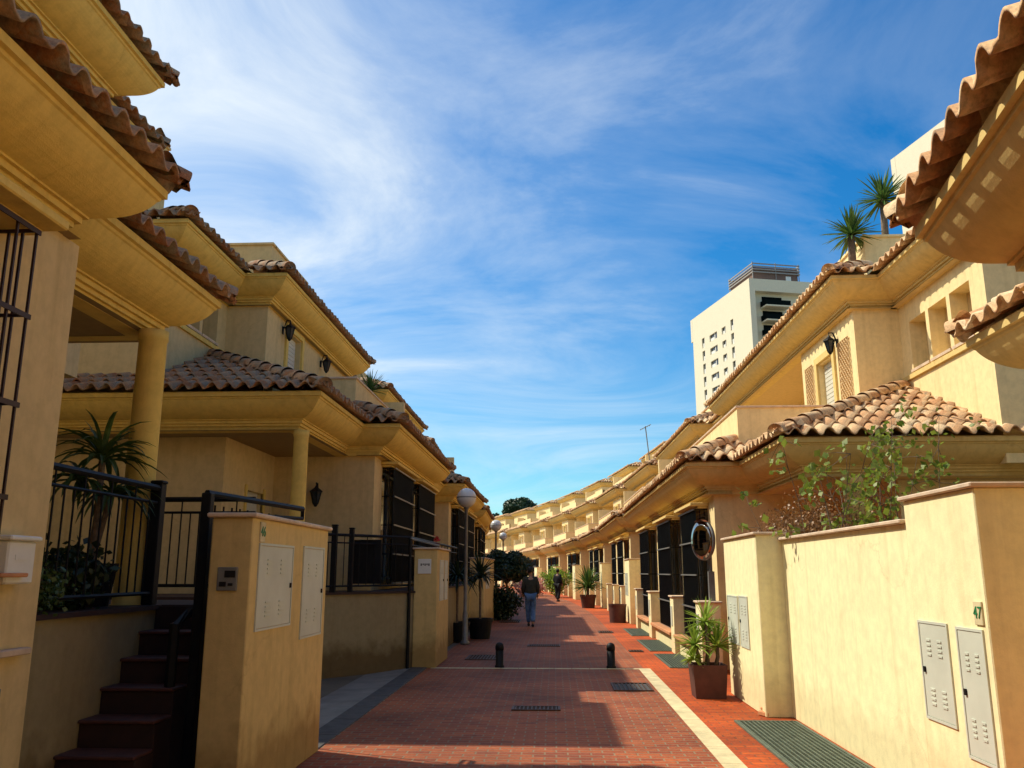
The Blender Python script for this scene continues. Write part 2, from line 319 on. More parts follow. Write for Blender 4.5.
def house(label, side, ox, oy, rot=0, flip=1, zE=3.64, pB=.85, qB=-2.85, LA=9.6, pU=2.8, qU=0.0, q2=-2.9, LU=9.2, zU=7.05, wins=((1.3, 3.6), (5.2, 8.2)),
          zsill=.45, ztop=2.8, screens=True, recess=True, col=(1.45, -2.25), third=1.0, group=None, lanterns=(), door=(-.9, -.1), parq=1.1, colr=.12, zbase=0, topbox=None, parapet=True, zT=3.1, pG=2.6, shear=0, qw=.66, pw=.68, sqz=(1.62, 2.5)):
    root = thing('townhouse', label, 'house', (ox, oy, 0), rot, group)
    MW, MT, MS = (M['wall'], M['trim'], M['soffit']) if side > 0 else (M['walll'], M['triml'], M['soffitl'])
    mp = lambda p, q, z: (side*(p-shear*max(q, 0)), flip*q, z)
    pass                                  # overhang to the wall
    # ---- ground floor
    path = [(9, qB), (pB, qB), (pB, 0), (0, 0), (0, LA), (6, LA)]
    stepped_roof(root, mp, path, zE, (3.35, 1.3), 'porch_roof', None)
    w = MB(); zc = zE-.56; qe = LA-.62
    facade(w, mp, (pw, qw), (pw, qe), zbase, zc, [(a-qw, b-qw, zsill, ztop) for a, b in wins], .16)
    facade(w, mp, (pG+.02, qw), (pw, qw), zbase, zc, (), 0)
    facade(w, mp, (pw, qe), (9, qe), zbase, zc, (), 0)
    facade(w, mp, (pG, -1.8), (pG, qw+.02), zbase, zc, [(door[0]+1.8, door[1]+1.8, zbase+1.2 if zbase else .12, zc-.75)] if door else [], .12)
    facade(w, mp, (9, -1.8), (pG, -1.8), zbase, zc, (), 0)
    # ---- upper floor
    pw1 = pU+.62; pw2 = pU+1.45; zc2 = zU-.56; zb = zE-.1; rec = 3.4 if recess else 99
    e1 = min(qU+.62+rec, LU-.5)
    wd = (qU+1.9, qU+2.85)
    facade(w, mp, (pw1, qU+.6), (pw1, e1), zb, zc2, [(wd[0]-qU-.6, wd[1]-qU-.6, zE+.85, zE+2.35)], .15)
    if recess:
        facade(w, mp, (pw1, e1), (pw1+1.6, e1), zb, zc2); facade(w, mp, (pw1+1.6, e1), (pw1+1.6, LU-.5), zb, zc2, [(1.2, 2.6, zE+.6, zE+2.5)], .15)
    facade(w, mp, (pw2+.01, qU+.6), (pw1, qU+.6), zb, zc2)
    sq = [(-2.1, -1.42), (-1.3, -.62), (-.5, .18)]
    sq = [(a+qU-(q2+.6), b+qU-(q2+.6), zE+sqz[0], zE+sqz[1]) for a, b in sq if a+qU > q2+.65]
    facade(w, mp, (pw2, q2+.6), (pw2, qU+.6), zb-.3, zc2, sq, .3)
    facade(w, mp, (12, q2+.6), (pw2, q2+.6), zb-.3, zc2)
    facade(w, mp, (pw1, LU-.5), (12, LU-.5), zb, zc2); facade(w, mp, (12, q2+.6), (12, LU-.5), 0, zc2)
    facade(w, mp, (9, -1.8), (9, q2+.6), 0, zc)
    # reveals behind square openings closed by pane part
    if third is not None:
        p3 = pU+3.6; z3 = zU+zT
        facade(w, mp, (p3+.5, third+.5), (p3+.5, LU-.7), zU, z3-.45, [(1.0, 2.2, zU+.9, zU+2.0)], .12); facade(w, mp, (12, third+.5), (p3+.5, third+.5), zU, z3-.45); facade(w, mp, (p3+.5, LU-.7), (12, LU-.7), zU, z3-.45)
        # terrace parapet of the top floor with a party pier
        w.box(side*(pU+1.5), side*(pU+1.68), flip*(third+.2), flip*(LU-1), zU+.4, zU+1.15)
        w.box(side*(pU+1.5), side*(p3+.5), flip*(third+.2), flip*(third+.4), zU+.4, zU+1.15)
        w.box(side*(pU+1.45), side*(pU+2.3), flip*(LU-1.0), flip*(LU-.75), zU+.4, zU+1.7)
    w.build('wall', MW, root)
    # soffits
    s = MB()
    def flat(p0, p1, q0, q1, z): s.quad(mp(p0, q0, z), mp(p1, q0, z), mp(p1, q1, z), mp(p0, q1, z))
    flat(.5, 1.0, .5, LA-.5, zc+.003); flat(pB+.5, 9, qB+.5, .66, zc+.003); flat(.9, 9, .64, LA-.5, zE+.1)
    flat(pU+.5, pU+3.2, qU+.5, LU-.4, zc2+.003); flat(pU+1.3, 12, q2+.5, qU+.7, zc2+.003); flat(pU+1.2, 12.05, qU+.4, LU, zU+.35); flat(pU+1.9, 12.05, q2+.4, qU+.7, zU+.35)
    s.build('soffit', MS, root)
    # upper roof
    path2 = [(12, q2), (pU+.83, q2), (pU+.83, qU), (pU, qU), (pU, LU), (pU+6, LU)]
    stepped_roof(root, mp, path2, zU, (1.1, 1.3), 'main_roof', None)
    if third is not None:
        r3 = MB(); tiles(r3, mp, (p3, 0), (0, 1), (1, 0), z3, 1.0, lambda t: third+t, lambda t: LU-.2-t); tiles(r3, mp, (0, third), (1, 0), (0, 1), z3, 1.0, lambda t: p3+t, lambda t: 12)
        r3.quad(mp(p3+.9, third+.9, z3+.4), mp(12, third+.9, z3+.4), mp(12, LU-.5, z3+.4), mp(p3+.9, LU-.5, z3+.4))
        rr = r3.build('top_roof', M['tile'], root, True)
        c = MB(); cornice(c, mp, [(12, third), (p3, third), (p3, LU-.2), (12, LU-.2)], z3); c.build('cornice', MT, root)
    # parapet of the balcony on the bay roof
    if parapet:
        p = MB(); zp = zE+1.12
        p.box(side*1.28, side*1.46, flip*parq, flip*(LA-.9), zE+.2, zp); p.box(side*1.46, side*pw1, flip*parq, flip*(parq+.18), zE+.2, zp)
        p.box(side*1.30, side*2.1, flip*(LA-.9), flip*(LA-.7), zE+.2, zE+1.75); p.box(side*2.1, side*pw1, flip*(LA-.9), flip*(LA-.7), zE+.2, zE+1.15)
        po = p.build('parapet', MW, root)
        c = MB(); c.box(side*1.25, side*1.49, flip*(parq-.03), flip*(LA-.9), zp, zp+.04, .006); c.box(side*1.49, side*pw1, flip*(parq-.03), flip*(parq+.21), zp, zp+.04, .006); c.build('coping', M['cap'], po)
    # square upper openings: dim panes and a sill course
    if sq:
        sr = MB(); sr.box(side*(pw2-.05), side*(pw2+.02), flip*(q2+.62), flip*(qU+.58), zE+sqz[0]-.16, zE+sqz[0]-.08)
        sr.build('sill_course', MT, root)
    for (a, b, za, zb_) in sq:
        q0 = q2+.6+a; q1 = q2+.6+b
        g = MB(); g.box(side*(pw2+.28), side*(pw2+.30), flip*q0, flip*q1, za, zb_); f = g.build('window', MS, root)
        g = MB(); g.box(side*(pw2-.035), side*(pw2+.03), flip*(q0-.03), flip*(q1+.03), za-.05, za-.002); g.build('sill', M['cap'], f)
    # upper door with roller blind and lattices
    g = MB(); g.box(side*(pw1+.12), side*(pw1+.14), flip*wd[0], flip*wd[1], zE+.85, zE+2.35); d = g.build('balcony_door', M['white'], root)
    g = MB()
    for k in range(16): g.box(side*(pw1+.105), side*(pw1+.12), flip*(wd[0]+.05), flip*(wd[1]-.05), zE+.88+k*.09, zE+.955+k*.09)
    g.build('roller_blind', M['blind'], d)
    g = MB(); g.box(side*(pw1-.045), side*(pw1+.01), flip*(wd[0]-.16), flip*(wd[0]-.02), zE+.8, zE+2.5); g.box(side*(pw1-.045), side*(pw1+.01), flip*(wd[1]+.02), flip*(wd[1]+.16), zE+.8, zE+2.5); g.box(side*(pw1-.05), side*(pw1+.01), flip*(wd[0]-.018), flip*(wd[1]+.018), zE+2.37, zE+2.5); g.build('door_surround', MT, d)
    if recess:
        for a, b in ((wd[0]-1.0, wd[0]-.4), (wd[1]+.35, wd[1]+.85)):
            g = MB(); W = b-a; H = 1.6; z0 = zE+.85
            def bar(s0, y0, s1, y1):
                A = Vector(mp(pw1-.03, a+s0, z0+y0)); B = Vector(mp(pw1-.03, a+s1, z0+y1)); g.tube([A, B], .011, 4)
            n = 14
            for i in range(-4, n):
                y = i*H/n*1.0
                for sgn in (1, -1):
                    pts = []
                    ya = y if sgn > 0 else y+W; yb = y+W if sgn > 0 else y
                    sa, sb = 0, W
                    dy = yb-ya
                    def clip(s, yy): return (s, yy)
                    # clip against 0..H
                    P0 = [0, ya]; P1 = [W, yb]
                    for P_, Q_ in ((P0, P1), (P1, P0)):
                        if P_[1] < 0: P_[0] = P_[0]+(Q_[0]-P_[0])*(0-P_[1])/(Q_[1]-P_[1]); P_[1] = 0
                        if P_[1] > H: P_[0] = P_[0]+(Q_[0]-P_[0])*(H-P_[1])/(Q_[1]-P_[1]); P_[1] = H
                    if abs(P0[1]-P1[1]) > .03: bar(P0[0], P0[1], P1[0], P1[1])
            bar(0, 0, 0, H); bar(W, 0, W, H); bar(0, 0, W, 0); bar(0, H, W, H)
            g.build('lattice', M['wood'], root)
    # ground floor windows
    for a, b in wins:
        g = MB(); g.box(side*(pw+.15), side*(pw+.165), flip*a, flip*b, zsill, ztop); wdw = g.build('window', M['glass'], root)
        g = MB(); m_ = (a+b)/2
        for q0, q1 in ((a, a+.05), (m_-.03, m_+.03), (b-.05, b)): g.box(side*(pw+.11), side*(pw+.149), flip*q0, flip*q1, zsill, ztop)
        for z0 in (zsill, ztop-.05): g.box(side*(pw+.112), side*(pw+.147), flip*(a+.05), flip*(b-.05), z0, z0+.05)
        g.build('frame', M['white'], wdw)
        g = MB(); g.box(side*(pw-.34), side*(pw+.0), flip*(a-.14), flip*(b+.14), ztop+.06, ztop+.12, .01); g.box(side*(pw-.20), side*(pw+.0), flip*(a-.10), flip*(b+.10), ztop+.02, ztop+.057, .008)
        g.build('hood', MT, wdw)
        g = MB(); d0 = -.24; n = int((b-a)/(.115 if screens else .17)); mat = M['iron'] if screens else M['grillm']
        zt2 = ztop+.0; zb2 = zsill-.06
        for k in range(n+1):
            q = a+(b-a)*k/n; g.box(side*(pw+d0), side*(pw+d0+.014), flip*q, flip*(q+.014), zb2, zt2)
        for q in (a, b):
            for k in range(1, 3): g.box(side*(pw+d0+k*.085), side*(pw+d0+k*.085+.014), flip*q, flip*(q+.014), zb2, zt2)
        nz = 5
        for k in range(nz):
            z = zb2+(zt2-zb2)*k/(nz-1)-.01
            if not screens: g.box(side*(pw+d0-.012), side*(pw+d0-.002), flip*(a-.01), flip*(b+.02), z-.01, z+.02)
            for q in (a, b): g.box(side*(pw+d0), side*(pw+.0), flip*(q+.016), flip*(q+.03), z, z+.02)
        g.build('grille', mat, wdw)
        if screens:
            g = MB()
            g.box(side*(pw+d0+.018), side*(pw+d0+.026), flip*(a+.02), flip*(b-.02), zb2+.02, zt2-.01)
            g.build('privacy_screen', M['screen'], wdw)
            g = MB()
            for k in range(5): z = zb2+(zt2-zb2)*k/4; g.box(side*(pw+d0-.03), side*(pw+d0-.0135), flip*(a-.01), flip*(b+.02), z-.014, z+.014)
            g.build('crossbars', M['pole'], wdw)
    if door:
        z0 = zbase+1.2 if zbase else .12
        g = MB(); g.box(side*(pG+.10), side*(pG+.125), flip*door[0], flip*door[1], z0, zc-.75); d = g.build('front_door', M['blind'], root)
        g = MB(); g.box(side*(pG-.03), side*(pG+.03), flip*(door[0]-.08), flip*door[0], z0, zc-.67); g.box(side*(pG-.03), side*(pG+.03), flip*door[1], flip*(door[1]+.08), z0, zc-.67); g.build('door_surround', MT, d)
    if col:
        g = MB(); x, y, _ = mp(col[0], col[1], 0); zb0 = zbase+1.3 if zbase else 0
        g.lathe((x, y, 0), [(colr*1.25, zb0), (colr*1.25, zb0+.06), (colr*1.05, zb0+.08), (colr, zb0+.15), (colr*.92, zc-.10), (colr*1.0, zc-.09), (colr*1.0, zc+.0)], 24); g.build('column', MT, root, True)
    for (p, q, z, np_, nq) in lanterns:
        x, y, _ = mp(p, q, 0); lantern(root, x, y, z, side*np_, flip*nq)
    if topbox:
        for tb in topbox:
            g = MB(); g.box(side*tb[0], side*tb[1], flip*tb[2], flip*tb[3], tb[4], tb[5]); g.box(side*tb[0]-.04*side, side*tb[1], flip*tb[2]-.04, flip*tb[3], tb[5]+.001, tb[5]+.05); g.build('parapet_or_shadow_box', MW, root)  # parapets, and the unseen shadow-casting block on the left
    return root

def strip_house(root, ox, oy, rot, label, group):
    c = copy_tree(root); c.location = (ox, oy, 0); c.rotation_euler = (0, 0, rot); c['label'] = label; c['group'] = group
    return c

GR = 'terraced houses along the right side of the lane'; GL = 'terraced houses along the left side of the lane'
h = house('nearest right house whose tiled eaves jut in at the upper right corner', 1, 2.04, 4.92, flip=-1, zE=3.66, pB=1.45, qB=-2.55, shear=.155, third=None, group=GR, recess=False, LA=8, LU=8, q2=-1.0, col=None, door=None, wins=((1.3, 3.6),))
hR2 = house('right house with sunlit hipped porch roof and latticed balcony door behind the garden wall', 1, 2.2, 14.95, zE=3.57, zU=7.0, q2=-3.15, pB=.93, qB=-2.8, LA=14.4, LU=13.0, wins=((1.35, 3.3), (5.0, 7.4), (9.7, 12.1)), third=7.5, zT=2.3, pG=3.0,
            col=(2.15, -2.3), colr=.15, lanterns=((3.42, 1.55, 6.0, -1, 0),), group=GR, topbox=((4.25, 7.5, 1.9, 2.1, 7.4, 8.4), (4.25, 4.43, 2.1, 6.0, 7.4, 8.4)))
hR3 = house('right house with paired dark windows just past the large brown round pot', 1, 2.1, 31.2, rot=R(.6), pB=.7, qB=-1.9, LA=10.3, LU=10.0, q2=-2.0, wins=((1.3, 3.3), (4.6, 6.7)), third=.6, col=None, group=GR)
ordn = ['second', 'third', 'fourth', 'fifth', 'sixth', 'seventh', 'eighth', 'ninth', 'tenth', 'eleventh']
def arcR(Y): return 2.2-(Y-29)**2/640, math.atan((Y-29)/320)
for k in range(1, 9):
    Y = 31.2+12.4*k; x, a = arcR(Y)
    strip_house(hR3, x, Y, a, 'distant right terrace house, %s after the one beside the brown round pot' % ordn[k-1], GR)

hL1 = house('nearest left house with barred window and white mailbox under deep tiled eaves', -1, -2.7, 5.79, flip=-1, zE=4.42, qw=.38, pw=.58, pB=.62, qB=-2.62, LA=8, pU=1.8, qU=-3.3, q2=-4.9, LU=7, zU=7.42, wins=((1.2, 3.0),), zsill=1.6, ztop=3.62,
            screens=False, recess=False, third=None, group=GL, zbase=.001, col=(1.05, -1.75), colr=.135, door=None, parapet=False)
hL2 = house('left house behind the driveway with wall lanterns and two dark screened windows', -1, -2.7, 15.2, zE=4.35, pB=.67, qB=-2.95, LA=7.9, pU=2.35, qU=0.2, q2=-2.45, LU=8.1, zU=7.4, wins=((1.4, 3.8), (4.6, 7.2)), zsill=1.5, ztop=3.65,
            recess=False, third=6.0, zT=1.2, group=GL, col=(1.2, -2.35), zbase=.001, door=(-.75, .1), lanterns=((1.72, .62, 3.0, 0, -1), (2.97, 1.75, 6.55, -1, 0), (2.97, 4.7, 6.55, -1, 0)), parq=1.4,
            topbox=((4.9, 8, -2.8, .0, 7.6, 9.85), (3.5, 7, 2.3, 2.5, 7.8, 8.75), (3.5, 3.68, 2.5, 5, 7.8, 8.75)))  # first box is unseen, added only to cast shadow on the lane
hL3 = house('cream house on the left behind the round street lamp, with the dark screened window', -1, -2.65, 26.3, rot=R(.3), zE=4.37, pB=.67, qB=-2.5, LA=8.2, pU=2.5, q2=-2.6, LU=8.2, zU=7.4, wins=((1.4, 3.8), (4.6, 7.2)), zsill=1.5, ztop=3.65,
            recess=False, third=2.0, zT=.8, group=GL, col=(1.2, -2.0), zbase=.001)
for k in range(1, 4):
    Y = 26.3+11.5*k; x = -2.65-(Y-26)**2/560
    strip_house(hL3, x, Y, math.atan((Y-26)/300), 'shaded left terrace house, %s beyond the first street lamp, mostly hidden' % ordn[k-1], GL)

for k, (x, y, a) in enumerate(((-2.7, -11.5, 0), (-1.0, -22.5, -18), (3.2, -32.5, -38), (11, -40, -60))):  # unseen houses added behind the camera to cut sky light on near faces
    strip_house(hL3, x, y, R(a), 'cream terrace house added behind the viewpoint to block sky, on the outer side of the bend, %s from it' % (['first']+ordn)[k], GL)
for k, (x, y, a) in enumerate(((2.3, -14.5, -4), (5.4, -26.5, -22))):  # inner-side houses, likewise added out of view to hold back sky fill
    strip_house(hR3, x, y, R(a), 'cream terrace house added behind the viewpoint to block sky, on the inner side of the bend, %s from it' % (['first']+ordn)[k], GR)

# ------------------------------------------------------------------ setting
def struct(name, mb, m): o = mb.build(name, m); o['kind'] = 'structure'; return o
g = MB(); g.quad((-900, -300, -.03), (900, -300, -.03), (900, 1500, -.03), (-900, 1500, -.03)); struct('ground', g, M['ground'])
g = MB()
def edge(Y): return (0 if Y < 29 else (Y-29)**2/640)
ys = [-35+i*3 for i in range(69)]
for a, b in zip(ys[:-1], ys[1:]): g.quad((-2.3-edge(a), a, 0), (1.54-edge(a), a, 0), (1.54-edge(b), b, 0), (-2.3-edge(b), b, 0))
struct('brick_street', g, M['brick'])
g = MB()
for a, b in zip(ys[:-1], ys[1:]): g.quad((1.54-edge(a), a, 0), (4.6-edge(a), a, 0), (4.6-edge(b), b, 0), (1.54-edge(b), b, 0))
struct('brick_pavement', g, M['brickred'])
g = MB()
for i in range(26):
    y = -4+i*.757; g.box(1.44, 1.64, y, y+.75, -.01, .005)
struct('cream_line', g, M['line'])
g = MB()
for i in range(12): g.box(-2.2+i*.31-.0, -2.2+i*.31+.30, 15.55, 15.66, -.01, .0045)
struct('cross_line', g, M['line'])
g = MB(); g.quad((-9.5, 7.5, -.35), (-2.55, 8.2, .003), (-2.55, 15.9, .003), (-9.5, 15.9, -.35)); struct('driveway', g, M['concrete'])
g = MB()
for i in range(8): g.box(-2.55, -2.27, 8.3+i*.95, 8.3+i*.95+.94, -.2, .012+.0, .006)
struct('kerb', g, M['kerb'])

# terraces behind the left fences: retaining walls with clay edges
def slab(name, label, cat, pts, z0, z1, m, edge_m=None):
    root = thing(name, label, cat, (pts[0][0], pts[0][1], 0))
    L = [(x-pts[0][0], y-pts[0][1]) for x, y in pts]
    mb = MB(); mb.loft([[(x, y, z0) for x, y in L], [(x, y, z1) for x, y in L]], True, True); mb.build('retaining_wall', m, root)
    if edge_m:
        cx = sum(p[0] for p in L)/len(L); cy = sum(p[1] for p in L)/len(L)
        e = [(x+(.035 if x > cx else -.035), y+(.03 if y > cy else -.03)) for x, y in L]
        mb = MB(); mb.loft([[(x, y, z1+.002) for x, y in e], [(x, y, z1+.04) for x, y in e]]); mb.build('edging', edge_m, root)
    return root
slab('terrace', 'raised front terrace beside the dark stairs, with the iron fence on its edge', 'terrace', [(-3.48, 4.6), (-3.48, 7.5), (-2.95, 7.5), (-2.95, 8.5), (-3.9, 8.8), (-9, 8.8), (-9, 4.6)], 0, 1.33, M['wall_stain_shade'], M['step'])
slab('terrace', 'stained retaining wall terrace at the back of the concrete driveway', 'terrace', [(-3.85, 11.6), (-3.85, 14.1), (-2.48, 15.7), (-2.48, 24.2), (-9, 24.2), (-9, 11.6)], -.4, 1.28, M['wall_stain_shade'], M['step'])
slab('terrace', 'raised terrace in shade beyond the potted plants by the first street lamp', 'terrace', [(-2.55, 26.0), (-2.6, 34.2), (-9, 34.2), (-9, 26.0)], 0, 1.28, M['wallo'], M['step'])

# stairs
r_ = 0
st = thing('stairs', 'flight of shaded clay steps climbing between the terrace and the left meter pillar', 'stairs', (-3.2, 7.5, 0))
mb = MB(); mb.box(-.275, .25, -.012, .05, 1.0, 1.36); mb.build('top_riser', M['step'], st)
for i in range(7):
    y1 = -.27*i; z = 1.33-.19*(i+1)+.0
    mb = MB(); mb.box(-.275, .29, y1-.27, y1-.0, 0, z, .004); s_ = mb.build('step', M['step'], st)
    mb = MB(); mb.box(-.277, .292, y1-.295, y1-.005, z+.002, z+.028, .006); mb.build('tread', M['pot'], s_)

# ------------------------------------------------------------------ pillars and walls
def louvers(mb, f, side, cy, cz, w=.055, n=4):
    for k in range(n): mb.box(f, f-side*.006, cy-w/2, cy+w/2, cz+(k-n/2)*.034, cz+(k-n/2)*.034+.014)
def meter_pillar(label, side, xf, y0, y1, h, depth, doors=(), number=None, num_pos=None, intercom=False, group='meter pillars of the houses'):
    """xf: street face; side=+1 right row; doors (ya,yb,za,zb)"""
    root = thing('meter_pillar', label, 'pillar', (xf+side*depth/2, (y0+y1)/2, 0), 0, group); ox = xf+side*depth/2; oy = (y0+y1)/2
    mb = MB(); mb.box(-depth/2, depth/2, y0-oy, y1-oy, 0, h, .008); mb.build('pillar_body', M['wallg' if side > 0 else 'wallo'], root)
    mb = MB(); mb.box(-depth/2-.035, depth/2+.035, y0-oy-.035, y1-oy+.035, h+.001, h+.035, .008); mb.build('coping', M['cap'], root)
    f = -side*depth/2
    for (ya, yb, za, zb) in doors:
        fr = MB(); b = .018
        for c in ((ya-b, ya, za-b, zb+b), (yb, yb+b, za-b, zb+b), (ya, yb, za-b, za), (ya, yb, zb, zb+b)): fr.box(f+side*.01, f-side*.012, c[0]-oy, c[1]-oy, c[2], c[3])
        dm = MB(); dm.box(f+side*.01, f-side*.007, ya+.004-oy, yb-.004-oy, za+.004, zb-.004)
        for cy in (.3, .7):
            for cz in (.24, .76): louvers(dm, f-side*.007, side, ya+(yb-ya)*cy-oy, za+(zb-za)*cz, (yb-ya)*.16)
        d = dm.build('meter_door', M['meter'], root); fr.build('door_frame', M['meter'], d)
        kb = MB(); kb.box(f-side*.007, f-side*.02, yb-.05-oy, yb-.025-oy, (za+zb)/2-.02, (za+zb)/2+.02); kb.build('lock', M['iron'], d)
    if number:
        ny, nz = num_pos; pl = MB(); pl.box(f+side*.005, f-side*.012, ny-.055-oy, ny+.055-oy, nz-.075, nz+.075, .003); p_ = pl.build('number_plate', M['line'], root)
        T = Matrix.Translation((f-side*.0145, ny-oy, nz)) @ (Matrix.Rotation(R(-90), 4, 'Z') if side > 0 else Matrix.Rotation(R(90), 4, 'Z')) @ Matrix.Rotation(R(90), 4, 'X')
        text_part(number, .11, T, M['green'], p_)
    if intercom:
        ix, iz = intercom; y = y0-oy
        ic = MB(); ic.box(ix-.075, ix+.075, y+.005, y-.018, iz-.085, iz+.085, .004); io = ic.build('intercom', M['pole'], root)
        ic = MB(); ic.box(ix-.055, ix-.005, y-.018, y-.023, iz-.055, iz-.02); ic.box(ix+.01, ix+.045, y-.018, y-.023, iz-.05, iz-.03); ic.box(ix-.02, ix+.06, y-.018, y-.021, iz+.01, iz+.06); ic.build('buttons', M['iron'], io)
    return root
meter_pillar('left meter pillar with number 46, two grey meter doors and an intercom plate', -1, -2.25, 6.33, 8.48, 2.05, .31, [(6.50, 7.33, 1.23, 1.85), (7.67, 8.32, 1.09, 1.86)], '46', (6.53, 1.95), (-.01, 1.6))
meter_pillar('tall right meter pillar with number 47 and two grey meter doors at the right edge', 1, 2.735, 5.72, 6.86, 2.19, 1.0, [(5.81, 6.15, .47, 1.27), (6.32, 6.77, .62, 1.28)], '47', (5.82, 1.39), (-.12, 1.42))
meter_pillar('pale meter pillar with two narrow doors behind the spiky potted plant', 1, 2.43, 10.6, 12.6, 2.09, .34, [(11.84, 12.48, .72, 1.32), (11.24, 11.72, .72, 1.33)])
mp2 = meter_pillar('shaded left meter pillar with a small white notice beyond the driveway', -1, -2.12, 15.6, 17.3, 2.05, .42, [(15.95, 16.45, 1.15, 1.85), (16.65, 17.05, 1.15, 1.85)])
g = MB(); g.box(-.14, .1, -.866, -.852, 1.62, 1.88, .003); n_ = g.build('notice', M['white'], mp2)
g = MB()
for k in range(5): g.box(-.09+k*.035, -.07+k*.035, -.870, -.8665, 1.76+(k % 2)*.012, 1.80)
g.build('notice_print', M['iron'], n_)
meter_pillar('left meter pillar in shade between the first street lamp and the dark round tree', -1, -2.15, 26.2, 30.6, 2.05, .42, [(27.0, 27.6, 1.15, 1.85), (27.9, 28.4, 1.15, 1.85)])
R3doors = [(29.3, 29.7, .9, 1.6), (29.9, 30.3, .9, 1.6)]
meter_pillar('meter pillar with a bluish door just behind the big brown round pot on the right', 1, 2.43, 28.7, 30.5, 2.05, .5, R3doors)
pr = meter_pillar('first small distant meter pillar past the potted palm on the right', 1, 2.2, 41.2, 42.8, 2.05, .45, [(41.5, 41.8, .9, 1.6)])
for k in range(1, 7):
    Y = 42+12.4*k; x, a = arcR(Y); c = copy_tree(pr); c.location = (x+.2, Y, 0); c.rotation_euler = (0, 0, a); c['label'] = 'distant sunlit meter pillar on the right, %s past the one by the potted palm' % ordn[k-1]

# garden wall right
gw = thing('garden_wall', 'long sunlit cream garden wall with thin coping on the right', 'wall', (2.88, 9.0, 0))
mb = MB(); mb.box(-.14, .14, -2.139, 1.62, 0, 2.02, .006); mb.build('wall', M['wallg'], gw)
mb = MB(); mb.box(-.19, .17, -2.135, 1.585, 2.021, 2.055, .008); mb.build('coping', M['cap'], gw)

# low pillars with benches, right
def low_pillar(label, x, y0, y1, h=1.13):
    root = thing('low_pillar', label, 'pillar', (x+.17, (y0+y1)/2, 0), 0, 'low front pillars along the right houses'); L = (y1-y0)/2
    mb = MB(); mb.box(-.17, .17, -L, L, 0, h, .006); mb.build('pillar_body', M['wallg'], root)
    mb = MB(); mb.box(-.205, .205, -L-.035, L+.035, h+.001, h+.035, .008); mb.build('coping', M['cap'], root)
    mb = MB(); mb.box(-.17, -.185, -L*.3, L*.5, .55, .95); mb.build('meter_door', M['meter'], root); return root
low_pillar('low pillar directly behind the spiky potted plant, with the round traffic mirror on it', 2.45, 15.0, 15.5)
low_pillar('low pillar between the first and second pale benches, right of the second bollard', 2.45, 18.4, 18.9)
low_pillar('low pillar between the second and third window of the right house', 2.45, 22.7, 23.3)
lp = low_pillar('low pillar close to the brown round pot and its meter pillar', 2.45, 26.5, 27.0)
for k in range(7):
    for j, dq in enumerate((1.2, 4.4, 7.4)):
        Y = 31.2+12.4*k+dq; x, a = arcR(Y); c = copy_tree(lp); c.location = (x+.4, Y, 0); c.rotation_euler = (0, 0, a)
        c['label'] = 'distant low pillar, the %s in front of the %s house past the brown round pot' % (('first', 'second', 'third')[j], (['first']+ordn)[k])
def bench(label, x0, x1, y0, y1):
    root = thing('front_bench', label, 'bench', ((x0+x1)/2, (y0+y1)/2, 0), 0, 'clay topped benches between the low pillars'); X = (x1-x0)/2; Y = (y1-y0)/2
    mb = MB(); mb.box(-X, X, -Y, Y, .33, .40, .01); mb.build('bench_top', M['benchtop'], root)
    mb = MB(); mb.box(-X+.12, X, -Y+.05, Y-.05, 0, .33); mb.build('bench_base', M['wallg'], root)
bench('clay topped bench behind the spiky potted plant', 2.42, 2.8, 15.56, 18.34)
bench('clay topped bench under the middle screened window of the right house', 2.42, 2.8, 18.96, 22.64)
bench('clay topped bench farthest along the nearer right house', 2.42, 2.8, 23.36, 26.44)

# ------------------------------------------------------------------ railings
def railing(root, A, B, z0, z1, n, mat=None, parts=True):
    A = Vector(A); B = Vector(B); mat = mat or M['iron']
    t = MB(); t.tube([(A.x, A.y, z1), (B.x, B.y, z1)], .028, 6); t.build('top_rail', mat, root)
    b = MB(); b.tube([(A.x, A.y, z0+.1), (B.x, B.y, z0+.1)], .018, 6); b.build('lower_rail', mat, root); b = MB(); b.tube([(A.x, A.y, z1-.13), (B.x, B.y, z1-.13)], .014, 6); b.build('middle_rail', mat, root)
    bb = MB()
    for i in range(1, n):
        p = A.lerp(B, i/n); bb.tube([(p.x, p.y, z0+.1), (p.x, p.y, z1 if i % 3 == 0 else z1-.13)], .008, 5)
    bb.build('balusters', mat, root)
def post(root, x, y, z0, z1, w=.05):
    mb = MB(); mb.box(x-w, x+w, y-w, y+w, z0, z1, .006); mb.box(x-w*1.15, x+w*1.15, y-w*1.15, y+w*1.15, z1+.001, z1+.03, .008); mb.build('post', M['iron'], root)
r = thing('iron_fence', 'black iron fence with the thick post above the dark stairs', 'fence')
railing(r, (-3.52, 5.45, 0), (-3.52, 7.42, 0), 1.37, 2.38, 15); post(r, -3.54, 7.48, 1.37, 2.42, .05)
r = thing('iron_fence', 'thin black fence spanning the top landing left of the number 46 pillar', 'fence')
railing(r, (-4.0, 8.4, 0), (-2.98, 8.4, 0), 1.42, 2.36, 11)
r = thing('iron_gate', 'tall black iron gate post and opened gate frame against the number 46 pillar', 'gate')
mb = MB(); mb.box(-2.86, -2.78, 6.80, 6.88, 0, 2.28, .006); mb.build('post', M['iron'], r)
mb = MB(); mb.tube([(-2.83, 6.84, 2.28), (-2.66, 8.95, 2.30)], .028, 6); mb.tube([(-2.66, 8.95, 2.30), (-2.66, 8.95, 2.2), (-2.84, 7.2, 2.14)], .02, 6); mb.build('gate_frame', M['iron'], r)
mb = MB()
